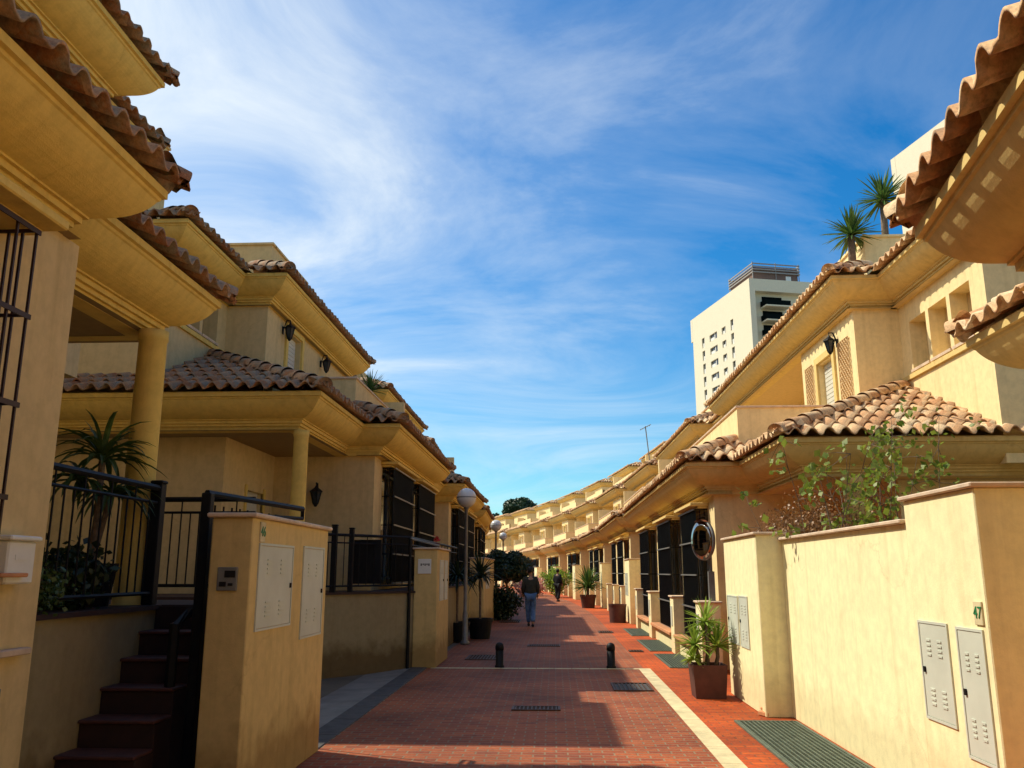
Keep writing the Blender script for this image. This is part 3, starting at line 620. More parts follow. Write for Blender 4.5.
for i in range(12): mb.tube([(-2.86+.016*i, 7.1+.15*i, 2.2), (-2.86+.016*i, 7.1+.15*i, .4)], .009, 5)
mb.build('bars', M['iron'], r)
r = thing('stair_handrail', 'low dark handrail with a post standing on the clay stairs', 'handrail')
mb = MB(); mb.tube([(-2.97, 6.75, .35), (-2.97, 6.75, 1.25), (-2.93, 6.95, 1.34)], .04, 6); mb.build('rail', M['iron'], r)
r = thing('iron_fence', 'black iron fence with two posts on the stained wall behind the driveway', 'fence')
railing(r, (-3.85, 12.0, 0), (-3.85, 14.05, 0), 1.32, 2.26, 12); railing(r, (-3.85, 14.05, 0), (-2.62, 15.55, 0), 1.32, 2.26, 12)
post(r, -3.68, 14.3, 1.32, 2.4, .045); post(r, -3.45, 14.55, 1.32, 2.36, .04)
railing(r, (-2.62, 15.55, 0), (-2.56, 22.5, 0), 1.32, 2.26, 40)
mb = MB(); mb.box(-3.55, -3.02, 14.95, 15.0, 1.45, 2.2); mb.build('panel', M['iron'], r)
r = thing('gate_post', 'slim dark post from ground to fence top beside the shaded meter pillar with the notice', 'post')
mb = MB(); mb.tube([(-2.60, 15.5, 0), (-2.60, 15.5, 2.24)], .03, 6); mb.build('post_shaft', M['iron'], r)
mb = MB(); mb.tube([(-2.60, 15.5, 2.24), (-2.2, 16.4, 2.14)], .02, 6); mb.build('rail', M['pole'], r)

# mailbox etc on the near left house (screwed to its wall)
def wpart(name, mb, m, root=hL1): o = mb.build(name, m, root); o.location = (2.7, -5.79, 0); return o
X0 = -3.283
g = MB(); g.box(X0, X0+.10, 4.90, 5.17, 1.58, 1.83, .01); mbx = wpart('mailbox', g, M['white'])
g = MB(); g.box(X0+.0, X0+.125, 4.88, 5.19, 1.832, 1.862, .008); g.box(X0+.101, X0+.104, 4.97, 5.10, 1.72, 1.75); l_ = g.build('mailbox_lid', M['white'], mbx)
g = MB(); g.box(X0+.02, X0+.14, 4.80, 5.06, 1.62, 1.645, .005); g.build('newspaper', M['benchtop'], mbx)
g = MB(); g.box(X0, X0+.07, 4.3, 5.30, 1.16, 1.20, .006); wpart('ledge', g, M['cap'])
g = MB(); g.box(X0, X0+.02, 4.75, 5.12, .72, .98, .004); wpart('vent_plate', g, M['pole'])

# ------------------------------------------------------------------ street furniture
def bollard(label, x, y):
    root = thing('bollard', label, 'bollard', (x, y, 0), 0, 'short black bollards across the lane')
    mb = MB(); mb.lathe((0, 0, 0), [(.085, 0), (.085, .03), (.07, .045), (.07, .30)], 18); mb.build('shaft', M['iron'], root, True)
    mb = MB(); mb.lathe((0, 0, 0), [(.076, .302), (.076, .36), (.066, .395), (.04, .42), (.01, .43)], 18); mb.build('head', M['iron'], root, True)
bollard('short black bollard on the left, standing wholly in shade', -1.0, 15.75); bollard('short black bollard on the right, near the cream line', .97, 15.75)
def lamp(label, x, y, h):
    root = thing('street_lamp', label, 'street lamp', (x, y, 0), 0, 'globe street lamps on the left')
    mb = MB(); mb.lathe((0, 0, 0), [(.11, 0), (.11, .05), (.065, .10), (.06, .7), (.045, .75), (.04, h-.28), (.07, h-.25), (.07, h-.2)], 16); mb.build('pole', M['pole'], root, True)
    mb = MB(); R0 = .235
    mb.lathe((0, 0, h), [(max(.01, R0*math.sin(math.pi*i/16)), -R0*math.cos(math.pi*i/16)) for i in range(17)], 24); g_ = mb.build('globe', M['globe'], root, True)
    mb = MB(); mb.lathe((0, 0, h), [(R0+.003, .0), (R0+.008, .012), (R0+.003, .024)], 24); mb.build('globe_band', M['pole'], g_, True)
lamp('nearest globe street lamp, tallest in the view, beside the pots on the left', -2.12, 20.6, 3.40)
lamp('second globe street lamp, behind the dark round tree', -2.45, 36, 3.55); lamp('third and smallest globe street lamp, just right of the second', -3.1, 52, 3.75)

mr = thing('traffic_mirror', 'round convex traffic mirror with orange visor on a grey post', 'mirror', (2.62, 15.2, 1.16))
mb = MB(); mb.tube([(.08, .05, 0), (.08, .05, 1.2)], .03, 10); mb.tube([(.08, .05, .95), (-.02, .0, 1.03)], .02, 6); mb.box(.03, .13, -.01, .1, .0, .5); mb.build('post', M['pole'], mr)
RM = Matrix.Translation((-.04, -.02, 1.03)) @ Matrix.Rotation(R(-66), 4, 'Z') @ Matrix.Rotation(R(90), 4, 'X')
def disc(prof, n=32):
    mb = MB(); mb.lathe((0, 0, 0), prof, n); mb.v = [tuple(RM @ Vector(v)) for v in mb.v]; return mb
disc([(.33, -.03), (.345, -.02), (.345, .02), (.325, .028)]).build('rim', M['pole'], mr, True)
disc([(.322, .03), (.25, .05), (.17, .064), (.08, .071), (.005, .073)]).build('mirror_face', M['mirror'], mr, True)
mb = MB(); mb.loft([[RM @ Vector((.352*math.cos(a), .352*math.sin(a), z)) for z in (-.01, .07)] for a in [R(62+i*6) for i in range(10)]], False, False, closed=False); mb.build('visor', M['red'], mr, True)

def grate(name, label, cat, x0, x1, y0, y1, m, group=None, cell=.05, z=.006, both=True):
    root = thing(name, label, cat, ((x0+x1)/2, (y0+y1)/2, 0), 0, group); X = (x1-x0)/2; Y = (y1-y0)/2
    mb = MB(); mb.box(-X, X, -Y, -Y+.03, z-.005, z+.012); mb.box(-X, X, Y-.03, Y, z-.005, z+.012); mb.box(-X, -X+.03, -Y+.03, Y-.03, z-.005, z+.0125); mb.box(X-.03, X, -Y+.03, Y-.03, z-.005, z+.0125); mb.build('frame', m, root)
    mb = MB(); x = -X+.04
    while x < X-.04: mb.box(x, x+cell*.3, -Y+.03, Y-.03, z-.003, z+.009); x += cell
    if both:
        y = -Y+.04
        while y < Y-.04: mb.box(-X+.03, X-.03, y, y+cell*.25, z-.003, z+.0075); y += cell
    mb.build('bars', m, root)
    mb = MB(); mb.box(-X+.02, X-.02, -Y+.02, Y-.02, -.02, z-.002); mb.build('pit', M['kerb'], root)
GG = 'green gratings beside the right houses'
grate('floor_grating', 'large green floor grating along the foot of the long garden wall', 'grating', 2.0, 2.70, 6.9, 10.3, M['grate'], GG)
grate('floor_grating', 'green floor grating immediately behind the spiky potted plant', 'grating', 2.0, 2.6, 15.75, 18.3, M['grate'], GG)
grate('floor_grating', 'green floor grating in front of the second low pillar gap', 'grating', 2.0, 2.6, 19.0, 22.0, M['grate'], GG)
grate('floor_grating', 'green floor grating third from the potted plant', 'grating', 2.0, 2.6, 23.4, 26.3, M['grate'], GG)
GD = 'drain gratings in the brick lane'
grate('drain_cover', 'drain grating beside the cream line in the sun', 'drain', .82, 1.38, 12.75, 13.6, M['drain'], GD, .06, both=False)
grate('drain_cover', 'dark slot drain in the near shaded bricks', 'drain', -.55, .05, 10.95, 11.25, M['drain'], GD, .05)
grate('drain_cover', 'dark rectangular drain left of the left bollard', 'drain', -1.75, -1.15, 17.0, 17.9, M['drain'], GD, .06)
grate('drain_cover', 'slot drain in front of the walking person', 'drain', -.65, .1, 20.1, 20.5, M['drain'], GD, .05)
grate('drain_cover', 'drain grating left of the feet of the walking person', 'drain', -1.9, -1.2, 29.3, 30.8, M['drain'], GD, .07)
grate('drain_cover', 'small plate in the bricks behind the second bollard on the sunny side', 'drain', 1.55, 1.85, 18.8, 19.2, M['drain'], GD, .06)
grate('drain_cover', 'tiny plate in the bricks left of the brown round pot', 'drain', 1.2, 1.6, 24.5, 25.2, M['drain'], GD, .06)
r = tag(MB().build('loose_brick', M['brick']), 'loose red brick lying at the foot of the pillar beside the green grating', 'brick')
mb = MB(); mb.box(-.16, .16, -.09, .09, 0, .05, .008); mb.box(-.1, .15, -.02, .11, .052, .085, .008)
bpy.data.objects.remove(r); r = mb.build('loose_brick', M['benchtop']); r.location = (2.55, 10.75, .004); r.rotation_euler = (0, 0, .5)
tag(r, 'loose red brick lying at the foot of the pillar beside the green grating', 'brick')

# ------------------------------------------------------------------ plants
def blade(mb, base, az, el, L, w, droop, n=6):
    d = Vector((math.cos(az)*math.cos(el), math.sin(az)*math.cos(el), math.sin(el))); side = Vector((-math.sin(az), math.cos(az), 0)); p = Vector(base); pts = []
    for i in range(n+1):
        t = i/n; wd = w*(math.sin(math.pi*min(1, .18+t*.82))**.7) if i < n else .001
        pts.append((p-side*wd/2, p+Vector((0, 0, -wd*.25)), p+side*wd/2)); p = p+d*(L/n); d = (d+Vector((0, 0, -droop/n))).normalized()
    n0 = len(mb.v)
    for a in pts: mb.v += [tuple(q) for q in a]
    for i in range(n):
        for j in range(2): q = n0+i*3+j; mb.f.append((q, q+1, q+4, q+3)); mb.m.append(0)
def rosette(mb, c, n, L, w, droop, lo=-20, hi=85, rs=rnd):
    for i in range(n): blade(mb, c, rs.uniform(0, 6.283), R(rs.uniform(lo, hi)), L*rs.uniform(.7, 1.1), w*rs.uniform(.8, 1.15), droop*rs.uniform(.6, 1.3))
def sq_pot(root, w, h, m):
    mb = MB(); a = w/2; mb.loft([[(-a*.86, -a*.86, 0), (a*.86, -a*.86, 0), (a*.86, a*.86, 0), (-a*.86, a*.86, 0)], [(-a, -a, h), (a, -a, h), (a, a, h), (-a, a, h)], [(-a+.03, -a+.03, h), (a-.03, -a+.03, h), (a-.03, a-.03, h), (-a+.03, a-.03, h)], [(-a+.04, -a+.04, h-.05), (a-.04, -a+.04, h-.05), (a-.04, a-.04, h-.05), (-a+.04, a-.04, h-.05)]]); mb.k = 0
    p = mb.build('pot', m, root); mb = MB(); mb.box(-a+.035, a-.035, -a+.035, a-.035, h-.06, h-.04); mb.build('soil', M['soil'], root)
def rd_pot(root, r, h, m):
    mb = MB(); mb.lathe((0, 0, 0), [(r*.78, 0), (r*.95, h*.8), (r, h*.82), (r*1.03, h), (r*.92, h), (r*.9, h-.05), (.01, h-.05)], 24); mb.build('pot', m, root, False)
yk = thing('potted_yucca', 'spiky yucca in a square brown pot on the sunny right side of the lane', 'plant', (2.06, 12.25, 0)); sq_pot(yk, .46, .43, M['pot'])
mb = MB()
for a, b in (((0, 0, .38), (.0, .02, .98)), ((-.1, 0, .38), (-.16, 0, .68)), ((.1, -.03, .38), (.14, -.03, .66)), ((0, .1, .38), (.03, .14, .8))): mb.tube([a, ((a[0]+b[0])/2+.02, a[1], (a[2]+b[2])/2), b], [.03, .026, .024], 8)
mb.build('stem', M['bark'], yk, True)
mb = MB()
for c, L in (((0, .02, .98), .34), ((-.16, 0, .68), .34), ((.14, -.03, .66), .36), ((.03, .14, .8), .3), ((-.2, -.1, .5), .2)): rosette(mb, c, 64, L, .034, .5, -25, 85)
mb.build('leaves', M['leafy'], yk)
pp = thing('potted_palm', 'bright green leafy palm in a dark pot farther along the right side', 'plant', (1.55, 41.5, 0)); rd_pot(pp, .38, .6, M['pot'])
mb = MB(); rosette(mb, (0, 0, .9), 150, 1.1, .07, .9, 0, 88); mb.build('leaves', M['leafm'], pp)
mb = MB(); mb.tube([(0, 0, .5), (0, 0, .95)], .06); mb.build('stem', M['bark'], pp)
bp = thing('plant_pot', 'large empty looking brown round pot beside the right meter pillar', 'pot', (2.08, 29.6, 0)); mb = MB(); mb.lathe((0, 0, 0), [(.27, 0), (.29, .5), (.3, .53), (.31, .6), (.27, .6), (.26, .54), (.01, .54)], 28); mb.build('pot_body', M['pot'], bp); mb = MB(); mb.lathe((0, 0, 0), [(.25, .55), (.24, .56), (.01, .57)], 16); mb.build('soil', M['soil'], bp)
def leafcloud(mb, pts, size, n, rs=rnd, spread=.12):
    for c in pts:
        for i in range(n):
            p = Vector(c)+Vector([rs.gauss(0, spread) for _ in range(3)]); s = size*rs.uniform(.6, 1.3)
            a = Vector([rs.gauss(0, 1) for _ in range(3)]).normalized(); b = a.orthogonal().normalized(); b = (b*math.cos(i)+a.cross(b)*math.sin(i))
            q = a.cross(b).normalized()*s*.42; mb.quad(p-b*s*.6, p-q+b*s*.0, p+b*s*.6, p+q)
def shrub(name, label, loc, stems, h, spread, leaf, size, n, mat=None, rs=None, cat='shrub', clus=.10, group=None, sub=5, rad=.012):
    rs = rs or random.Random(len(label)); root = thing(name, label, cat, loc, 0, group); b = MB(); pts = []
    for k in range(stems):
        a = rs.uniform(0, 6.283); p = Vector((rs.uniform(-.05, .05), rs.uniform(-.05, .05), 0)); d = Vector((math.cos(a)*spread, math.sin(a)*spread, 1)).normalized(); ch = [p.copy()]; L = h*rs.uniform(.7, 1.05)
        for i in range(8): d = (d+Vector([rs.gauss(0, .10) for _ in range(3)])).normalized(); p = p+d*L/8; ch.append(p.copy())
        b.tube(ch, [rad*(1.1-.11*i) for i in range(9)], 5)
        for i in range(3, 9):
            for _ in range(sub):
                e = ch[i]+Vector([rs.gauss(0, 1) for _ in range(3)]).normalized()*rs.uniform(.08, .28)*h/2.0; b.tube([ch[i], (ch[i]+e)/2+Vector((0, 0, .01)), e], [rad*.4, rad*.3, rad*.2], 4); pts.append(e)
    b.build('branches', mat or M['bark'], root); m = MB(); leafcloud(m, pts, size, n, rs, clus); m.build('leaves', leaf, root); return root
shrub('garden_shrub', 'sparse green shrub with thin stems left of the column behind the garden wall', (3.35, 10.6, .3), 5, 2.95, .12, M['leafg'], .085, 6, clus=.05, sub=2, rs=random.Random(5))
shrub('garden_shrub', 'taller yellow green shrub right of the column behind the garden wall', (4.1, 10.5, .3), 8, 3.2, .09, M['leafg'], .08, 7, clus=.06, sub=3, rs=random.Random(11))
shrub('dry_shrub', 'dry russet shrub above the left end of the garden wall', (3.85, 12.7, .3), 60, 2.2, .28, M['leafo'], .04, 26, clus=.09, rs=random.Random(3), rad=.007)
# dracaena and bush on the left terrace
dr = thing('potted_dracaena', 'dark arching dracaena in a black pot on the left terrace behind the fence', 'plant', (-3.92, 7.15, 1.37)); rd_pot(dr, .22, .35, M['iron'])
mb = MB(); mb.tube([(0, 0, .3), (.02, 0, .75), (0, .02, 1.25)], [.035, .03, .028]); mb.tube([(0, 0, .3), (.1, .05, .95)], .025); mb.build('stem', M['bark'], dr)
mb = MB(); rosette(mb, (0, .02, 1.22), 54, .56, .05, 2.0, 15, 80); rosette(mb, (.1, .05, .95), 34, .46, .05, 2.2, 0, 60); rosette(mb, (-.15, .0, 1.05), 30, .48, .05, 2.2, 0, 60); mb.build('leaves', M['leafd2'], dr)
shrub('bushy_plant', 'dark leafy bush at the foot of the dracaena, filling the terrace corner', (-3.85, 6.6, 1.37), 12, .42, .8, M['leafd'], .06, 9, cat='plant', clus=.07)
shrub('trailing_fern', 'small green fern hanging over the terrace edge beside the near house wall', (-3.55, 5.75, 1.40), 7, .3, .8, M['leafd2'], .035, 6, cat='plant', clus=.05)
# potted group by first lamp
for (x, y, hh, lab, lf) in ((-2.42, 21.6, .45, 'dark round pot with dark shrub right below the first street lamp', 'leafd'), (-1.92, 22.4, .5, 'dark pot with arching palm fronds just right of the first street lamp', 'leafd')):
    q = thing('potted_shrub', lab, 'plant', (x, y, 0), 0, 'dark pots on the left'); rd_pot(q, .32, hh, M['iron'])
    mb = MB(); mb.tube([(0, 0, hh-.1), (.0, 0, 1.5)], .03); mb.build('stem', M['bark'], q)
    mb = MB(); rosette(mb, (0, 0, 1.5), 90, .75, .05, 1.4, -10, 85); mb.build('leaves', M[lf], q)
# dark round tree
def crown_tree(name, label, loc, trunk_h, cr, leaf, size, n, squash=.75, rs=None, cat='tree', lobes=14, group=None, tr=.09):
    rs = rs or random.Random(len(label)*3); root = thing(name, label, cat, loc, 0, group); t = MB(); top = Vector((0, 0, trunk_h)); m = MB()
    t.tube([(0, 0, 0), (.03, .02, trunk_h*.5), top], [tr, tr*.8, tr*.6], 8); cz = trunk_h+cr*squash*.6
    for k in range(lobes):
        a = rs.uniform(0, 6.283); e = rs.uniform(-.5, 1.3); rr = cr*rs.uniform(.45, .85)
        c = Vector((math.cos(a)*math.cos(e)*rr, math.sin(a)*math.cos(e)*rr, cz+math.sin(e)*rr*squash)); t.tube([top*.9, (top+c)/2, c], [tr*.4, tr*.25, tr*.1], 5); R1 = cr*rs.uniform(.24, .42)
        for i in range(n):
            v = Vector([rs.gauss(0, 1) for _ in range(3)]).normalized()*R1*rs.uniform(.55, 1.05); v.z *= .8; p = c+v; s = size*rs.uniform(.6, 1.3)
            u = Vector([rs.gauss(0, 1) for _ in range(3)]).normalized(); w = u.orthogonal().normalized(); m.quad(p-u*s*.6, p-w*s*.35, p+u*s*.6, p+w*s*.35)
    t.build('trunk', M['bark'], root, True); m.build('crown', leaf, root); return root
crown_tree('clipped_tree', 'dense dark round tree standing in the shade left of the walking person', (-1.75, 31.5, 0), 1.35, .98, M['leafd'], .10, 700, .62, lobes=22, tr=.05)
crown_tree('clipped_tree', 'second dark round tree half hidden behind the first on the left', (-2.35, 35, 0), 1.4, .9, M['leafd'], .10, 500, .7, lobes=18, tr=.05)
shrub('dark_bush', 'low dark bush in pots at the foot of the round trees', (-2.0, 31, 0), 22, 1.1, .6, M['leafd'], .09, 14, clus=.12)
shrub('flowering_bush', 'pinkish sunlit flowering bush at the far bend of the lane', (-1.9, 62, 0), 14, 1.5, .9, M['pink'], .12, 8, clus=.2)
shrub('bright_bush', 'yellow green bush beside the distant standing person', (.05, 58, 0), 12, 2.0, .3, M['leafy'], .12, 8, clus=.15)
pt = thing('potted_flower', 'small red flower in a pot on top of the shaded meter pillar', 'plant', (-2.35, 17.0, 2.087)); rd_pot(pt, .09, .12, M['pot'])
mb = MB(); leafcloud(mb, [(0, 0, .18), (.03, 0, .21)], .045, 26, rnd, .03); mb.build('petals', M['flower'], pt)
# rooftop palms and plants
def roof_palm(label, loc, h, L, grp='plants on the right roof terraces'):
    q = thing('terrace_yucca', label, 'plant', loc, 0, grp); mb = MB(); mb.tube([(0, 0, 0), (.03, 0, h)], [.09, .07]); mb.build('trunk', M['bark'], q, True)
    mb = MB(); rosette(mb, (.03, 0, h), 130, L, .05, .45, -35, 88); mb.build('leaves', M['leafm'], q)
roof_palm('spiky yucca standing alone left of the right roof parapet', (6.15, 16.8, 7.6), .85, .62); roof_palm('spiky yucca right above the corner of the right roof parapet', (7.35, 18.0, 8.2), 1.55, .7)
q = thing('terrace_yucca', 'small spiky plant peeking over the left balcony parapet', 'plant', (-4.35, 19.6, 4.9)); mb = MB(); rosette(mb, (0, 0, .95), 90, .55, .03, .5, 0, 88); mb.build('leaves', M['leafm'], q); mb = MB(); mb.tube([(0, 0, 0), (0, 0, .95)], .04); mb.build('trunk', M['bark'], q)
an = thing('roof_aerial', 'thin television aerial on a distant right roof', 'aerial', (5.3, 46, 7.0)); mb = MB(); mb.tube([(0, 0, -1), (-.3, 0, 2.4)], .03, 5); mb.build('mast', M['pole'], an)
mb = MB(); mb.tube([(-.6, 0, 2.2), (0.0, 0, 2.5)], .02, 5)
for i in range(5): mb.tube([(-.55+i*.12, -.2, 2.22+i*.055), (-.55+i*.12, .2, 2.22+i*.055)], .015, 4)
mb.build('antenna_rods', M['pole'], an)

# unseen trees added behind the viewpoint to darken near faces
for k, (x, y, hh, cr) in enumerate(((-.9, -8.5, 3.6, 3.1), (1.6, -10.5, 4.2, 3.4), (.2, -15.0, 5.2, 3.8))):
    crown_tree('sky_block_tree', 'leafy street tree standing in the lane behind the viewpoint, %s from it' % (['first']+ordn)[k], (x, y, 0), hh, cr, M['leafd'], .42, 260, .85, lobes=26, tr=.16)

# far trees
crown_tree('distant_tree', 'big dark tree rising behind the far end of the roofs', (-9.5, 230, 0), 16.5, 4.6, M['leaft'], .75, 420, .62, lobes=26, tr=.6)
crown_tree('distant_tree', 'smaller dark tree left of the big far tree', (-17.2, 235, 0), 13, 3.6, M['leaft'], .7, 320, .7, lobes=18, tr=.5)
crown_tree('distant_tree', 'darker tree low between the lamps at the far bend', (-25, 240, 0), 8, 5, M['leaft'], .8, 300, .7, lobes=18, tr=.5)

# ------------------------------------------------------------------ tower block
tw = thing('apartment_tower', 'pale tall apartment tower with brown louvred penthouse above the right roofs', 'building', (40.4, 168, 0), R(13.5))
H = 60.6; w = MB(); ident = lambda p, q, z: (p, q, z)
LF = 30.0; colsW = [(8.2, 9.6, 2.4), (12.1, 14.1, 1.5), (16.6, 20.6, 1.5), (23.4, 24.9, 2.3)]
ops = []
for i in range(14):
    z1 = H-6.2-i*3.05
    if z1 < 12: break
    for j, (a, b, hh) in enumerate(colsW): ops.append((a, b, z1-hh+(0, -.5, -.4, 0)[j], z1+(0, -.5, -.4, 0)[j]))
facade(w, ident, (0, 0), (0, LF), 0, H, ops, .35, (1, 0))
facade(w, ident, (0, 0), (1.2, 0), 0, H, (), 0); facade(w, ident, (1.2, 0), (1.2, 1.6), 0, H-2.6); facade(w, ident, (1.2, 1.6), (30, 1.6), 0, H-2.6, [(16.0, 18.6, H-6.5, H-4.0)], .2, (0, 1)); w.box(1.2, 30, 0, 1.6, H-2.6, H)
facade(w, ident, (30, 1.6), (30, LF), 0, H); facade(w, ident, (0, LF), (30, LF), 0, H); w.quad((0, 0, H), (30, 0, H), (30, LF, H), (0, LF, H)); w.box(-.02, 1.5, LF+.01, LF+1.0, H-5.5, H)
w.build('wall', M['tower'], tw)
for (a, b, z0, z1) in ops:
    g = MB(); g.box(.33, .37, a, b, z0, z1); wn = g.build('window', M['glass'], tw)
    if b-a > 1.2:
        g = MB(); g.box(.26, .33, a+(b-a)*.38, a+(b-a)*.46, z0, z1); g.box(.24, .329, a+(b-a)*.5, b, z0, z0+(z1-z0)*.5); g.build('shutter', M['white'], wn)
g = MB(); g.box(16, 18.6, 1.79, 1.84, H-6.5, H-4.0); g.build('window', M['glass'], tw)
for k in range(9):
    z0 = H-5.7-k*3.05; b = MB(); b.box(3.0, 8.4, -1.0, 1.58, z0-.3, z0); bo = b.build('balcony', M['tower'], tw)
    b = MB(); b.box(3.0, 8.4, -1.04, -1.0, z0+.01, z0+1.0); b.box(3.0, 3.05, -1.0, 1.58, z0+.01, z0+1.2); b.build('balcony_rail', M['screen'], bo)
    b = MB(); b.box(3.4, 7.8, 1.5, 1.59, z0+.05, z0+2.4); b.build('balcony_door', M['screen'], bo)
g = MB(); g.box(3.2, 13.4, 4.2, 15, H+.002, H+4.2); ph = g.build('penthouse', M['towerbrown'], tw)
g = MB()
for k in range(4):
    z = H+2.9+k*.62
    for c in ((2.9, 13.8, 3.8, 3.95), (2.9, 13.8, 15.4, 15.55), (2.9, 3.05, 3.96, 15.39), (13.65, 13.8, 3.96, 15.39)): g.box(*c, z, z+.26)
for x in (3.02, 8.3, 13.6):
    for y in (4.02, 15.3): g.box(x-.07, x+.07, y-.07, y+.07, H+.01, H+5.3)
g.build('louvres', M['louver'], ph)
g = MB(); g.box(10.6, 11.8, 4.12, 4.199, H+1.2, H+2.5); g.build('window', M['white'], ph)
tw2 = copy_tree(tw); tw2.location = (57.0, 87.0, 0); tw2['label'] = 'second pale tower, only its roof edge showing above the near right eaves'

# ------------------------------------------------------------------ people
def skin_mesh(verts, edges, rad, m, name, parent, root=0, sub=2):
    me = bpy.data.meshes.new(name); me.from_pydata(verts, edges, []); o = bpy.data.objects.new(name, me); COL.objects.link(o)
    md = o.modifiers.new('s', 'SKIN'); md.use_smooth_shade = True
    for i, v in enumerate(me.skin_vertices[0].data): v.radius = rad[i] if isinstance(rad[i], tuple) else (rad[i], rad[i]); v.use_root = (i == root)
    o.modifiers.new('ss', 'SUBSURF').levels = sub
    dg = bpy.context.evaluated_depsgraph_get(); me2 = bpy.data.meshes.new_from_object(o.evaluated_get(dg)); bpy.data.objects.remove(o)
    me2.materials.clear(); me2.materials.append(m); r_ = bpy.data.objects.new(name, me2); COL.objects.link(r_); r_.parent = parent; return r_
def person(label, loc, rz, jm, tm, stride=.18, hgt=1.78, armbend=.10, hold=None):
    root = thing('person', label, 'person', loc, rz); s = hgt/1.78
    k = lambda *v: tuple(c*s for c in v)
    # local: facing +Y (away from camera); joints
    hipL, hipR = (-.085, 0, .92), (.085, 0, .92); kL = (-.075, .10*stride/.18, .50); aL = (-.06, stride, .09); kR = (.075, .02, .49); aR = (.06, -stride, .12)
    sh = 1.46; eL = (-.235, -.04, 1.17); wL = (-.22, .10+armbend*.5, .97); eR = (.235, -.05, 1.17); wR = (.22, .06+armbend*.5, .96)
    V = [k(0, 0, .95), k(0, 0, 1.15), k(0, -.01, 1.36), k(0, 0, 1.50), k(0, .01, 1.58), k(0, .02, 1.68), k(-.18, 0, 1.44), k(*eL), k(*wL), k(wL[0], wL[1]+.03, wL[2]-.09), k(.18, 0, 1.44), k(*eR), k(*wR), k(wR[0], wR[1]+.03, wR[2]-.09), k(*hipL), k(*kL), k(*aL), k(aL[0]-.01, aL[1]+.14, .04), k(*hipR), k(*kR), k(*aR), k(aR[0]+.01, aR[1]+.14, .04)]
    E_ = [(0,1),(1,2),(2,3),(3,4),(4,5),(2,6),(6,7),(7,8),(8,9),(2,10),(10,11),(11,12),(12,13),(0,14),(14,15),(15,16),(16,17),(0,18),(18,19),(19,20),(20,21)]
    rad = [(.13,.10),(.12,.09),(.14,.10),.05,.055,(.082,.10),.06,.043,.032,.035,.06,.043,.032,.035,.085,.06,.04,.035,.085,.06,.04,.035]
    skin_mesh(V, E_, [tuple(a*s for a in r) if isinstance(r, tuple) else r*s for r in rad], M['skin'], 'body', root)
    # fingers
    for w_ in (V[9], V[13]):
        f = MB()
        for i in range(4): f.tube([(w_[0], w_[1]-.025+i*.017, w_[2]+.0), (w_[0], w_[1]-.022+i*.018, w_[2]-.05), (w_[0]*.97, w_[1]-.015+i*.018, w_[2]-.085+abs(i-1.5)*.006)], [.009, .008, .006], 6)
        f.tube([(w_[0], w_[1]+.03, w_[2]+.03), (w_[0]*.95, w_[1]+.05, w_[2]-.02)], [.010, .007], 6); f.build('fingers', M['skin'], root, True)
    J = [k(0, 0, .86), k(0, 0, 1.12), k(0, -.01, 1.34), k(0, 0, 1.53), k(-.18, 0, 1.44), k(*eL), k(wL[0], wL[1], wL[2]+.02), k(.18, 0, 1.44), k(*eR), k(wR[0], wR[1], wR[2]+.02)]
    skin_mesh(J, [(0,1),(1,2),(2,3),(2,4),(4,5),(5,6),(2,7),(7,8),(8,9)], [(.20,.14),(.19,.13),(.19,.13),(.11,.09),.085,.068,.055,.085,.068,.055], jm, 'jacket', root)
    T = [k(0, 0, .96), k(*hipL), k(*kL), k(aL[0], aL[1], .10), k(*hipR), k(*kR), k(aR[0], aR[1], .13)]
    skin_mesh(T, [(0,1),(1,2),(2,3),(0,4),(4,5),(5,6)], [(.175,.14),.125,.092,.078,.125,.092,.078], tm, 'trousers', root)
    for (x, y, z, t) in ((aL[0], aL[1], 0, 0), (aR[0], aR[1], 0, .05)):
        f = MB(); f.loft([[(x+math.cos(a)*.045*wv, y-.07+yy+0, max(.0, z+.04+math.sin(a)*.04*hv)) for a in [i*math.pi/4 for i in range(8)]] for yy, wv, hv in ((-.02, .7, .8), (.02, 1, 1.2), (.12, 1.05, 1), (.22, .9, .7), (.25, .5, .4))]); f.build('shoe', M['black'], root, True)
    hd = MB(); c = Vector(k(0, .0, 1.70))
    hd.lathe(c, [(.02, .115), (.06, .105), (.092, .06), (.10, .01), (.095, -.04), (.075, -.07), (.03, -.075)], 16); hb = hd.build('hair', M['hair'], root, True)
    f = MB()
    for sx in (-1, 1): f.lathe((sx*.095, .03, 1.655*s), [(.012, -.03), (.022, 0), (.012, .03)], 8)
    f.build('ears', M['skin'], root, True)
    f = MB(); f.lathe((0, .125, 1.645*s), [(.018, -.02), (.012, .0), (.004, .025)], 8); f.lathe((-.035, .10, 1.685*s), [(.012, -.008), (.014, 0), (.01, .008)], 6); f.lathe((.035, .10, 1.685*s), [(.012, -.008), (.014, 0), (.01, .008)], 6); f.box(-.025, .025, .095, .112, 1.61*s, 1.618*s); f.build('face_features', M['skin'], root, True)
    return root
person('person in dark jacket and blue jeans walking away down the lane', (-.77, 27.4, 0), R(3), M['jacket'], M['jeans'])
person('distant person in dark clothes standing near the right houses', (.15, 50, 0), R(-30), M['black'], M['black'], .06, 1.8)

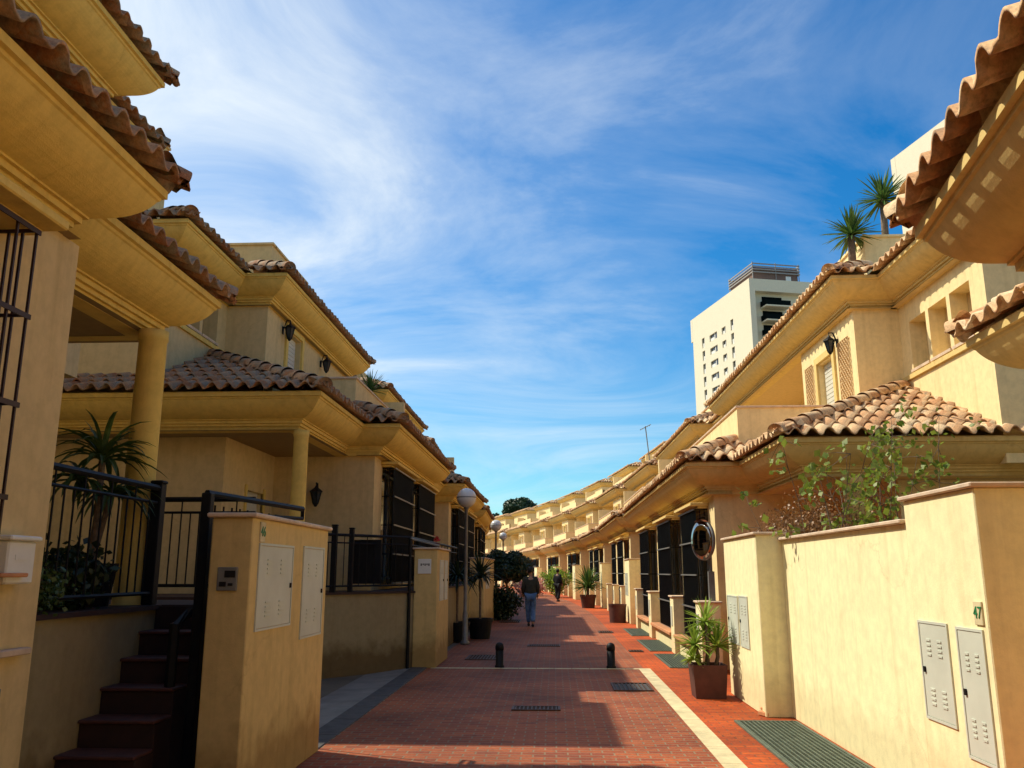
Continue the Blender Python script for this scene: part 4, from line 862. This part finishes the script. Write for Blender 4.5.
# ------------------------------------------------------------------ camera, light, sky
F = 850.; pitch = math.atan((572-384)/F); yaw = math.atan((555-512)*math.cos(pitch)/F)
cam = bpy.data.cameras.new('camera'); co = bpy.data.objects.new('camera', cam); COL.objects.link(co); S.camera = co
cam.lens = F/1024*36; cam.sensor_width = 36; cam.clip_end = 3000; cam.clip_start = .05
co.location = (0, 0, 1.65); co.rotation_euler = (math.pi/2+pitch, 0, yaw)
sd = Vector((.83, -.36, -1.0)).normalized()
sun = bpy.data.lights.new('sun', 'SUN'); sun.energy = 5.0; sun.angle = R(.5); sun.color = (1.0, .93, .76)
so = bpy.data.objects.new('sun', sun); COL.objects.link(so); so.rotation_euler = sd.to_track_quat('-Z', 'Y').to_euler()
W = bpy.data.worlds.new('World'); S.world = W; W.use_nodes = True; nt = W.node_tree; nt.nodes.clear()
out = N(nt, 'ShaderNodeOutputWorld'); bg = N(nt, 'ShaderNodeBackground'); nt.links.new(bg.outputs[0], out.inputs[0])
sky = N(nt, 'ShaderNodeTexSky', sky_type='NISHITA'); sky.sun_disc = False
el = math.asin(-sd.z); sky.sun_elevation = el; sky.sun_rotation = math.atan2(-sd.x, -sd.y); sky.air_density = 1.0; sky.dust_density = .6; sky.ozone_density = 2.0
tc = N(nt, 'ShaderNodeTexCoord'); sx = N(nt, 'ShaderNodeSeparateXYZ'); nt.links.new(tc.outputs['Generated'], sx.inputs[0])
def mth(op, a, b=None, c=None):
    m = N(nt, 'ShaderNodeMath', operation=op)
    for i, v in enumerate((a, b, c)):
        if v is None: continue
        if isinstance(v, (int, float)): m.inputs[i].default_value = v
        else: nt.links.new(v, m.inputs[i])
    return m.outputs[0]
den = mth('ADD', mth('MAXIMUM', sx.outputs[2], 0.0), .22)
cx = mth('DIVIDE', sx.outputs[0], den); cy = mth('DIVIDE', sx.outputs[1], den)
cb = N(nt, 'ShaderNodeCombineXYZ'); nt.links.new(cx, cb.inputs[0]); nt.links.new(cy, cb.inputs[1])
mp_ = N(nt, 'ShaderNodeMapping'); mp_.inputs['Rotation'].default_value = (0, 0, R(38)); mp_.inputs['Scale'].default_value = (.8, 1.05, 1); nt.links.new(cb.outputs[0], mp_.inputs[0])
n1 = noise(nt, mp_.outputs[0], 1.25, 11, .62, 1.1); n2 = noise(nt, cb.outputs[0], .55, 3, .5, .3)
# more cloud towards the upper left (sun side)
bias = mth('ADD', mth('MULTIPLY', sx.outputs[0], -.42), mth('MULTIPLY_ADD', sx.outputs[2], .10, -.02))
cl = mth('ADD', mth('ADD', n1.outputs[0], mth('MULTIPLY', mth('SUBTRACT', n2.outputs[0], .5), .45)), bias)
cr_ = ramp(nt, cl, [(.30, (.0,)*3), (.45, (.12,)*3), (.60, (.36,)*3), (.80, (.88,)*3)])
hs = N(nt, 'ShaderNodeHueSaturation'); hs.inputs['Saturation'].default_value = 1.45; hs.inputs['Value'].default_value = 1.0; nt.links.new(sky.outputs[0], hs.inputs['Color'])
tint = mixc(nt, 1, hs.outputs[0], (.62, 1.16, 1.24), 'MULTIPLY')
skc = mixc(nt, cr_.outputs[0], tint, (7.6, 8.2, 8.5))
nt.links.new(skc, bg.inputs[0]); bg.inputs[1].default_value = .125
S.view_settings.view_transform = 'Standard'; S.view_settings.look = 'None'; S.view_settings.exposure = 0; S.view_settings.gamma = 1
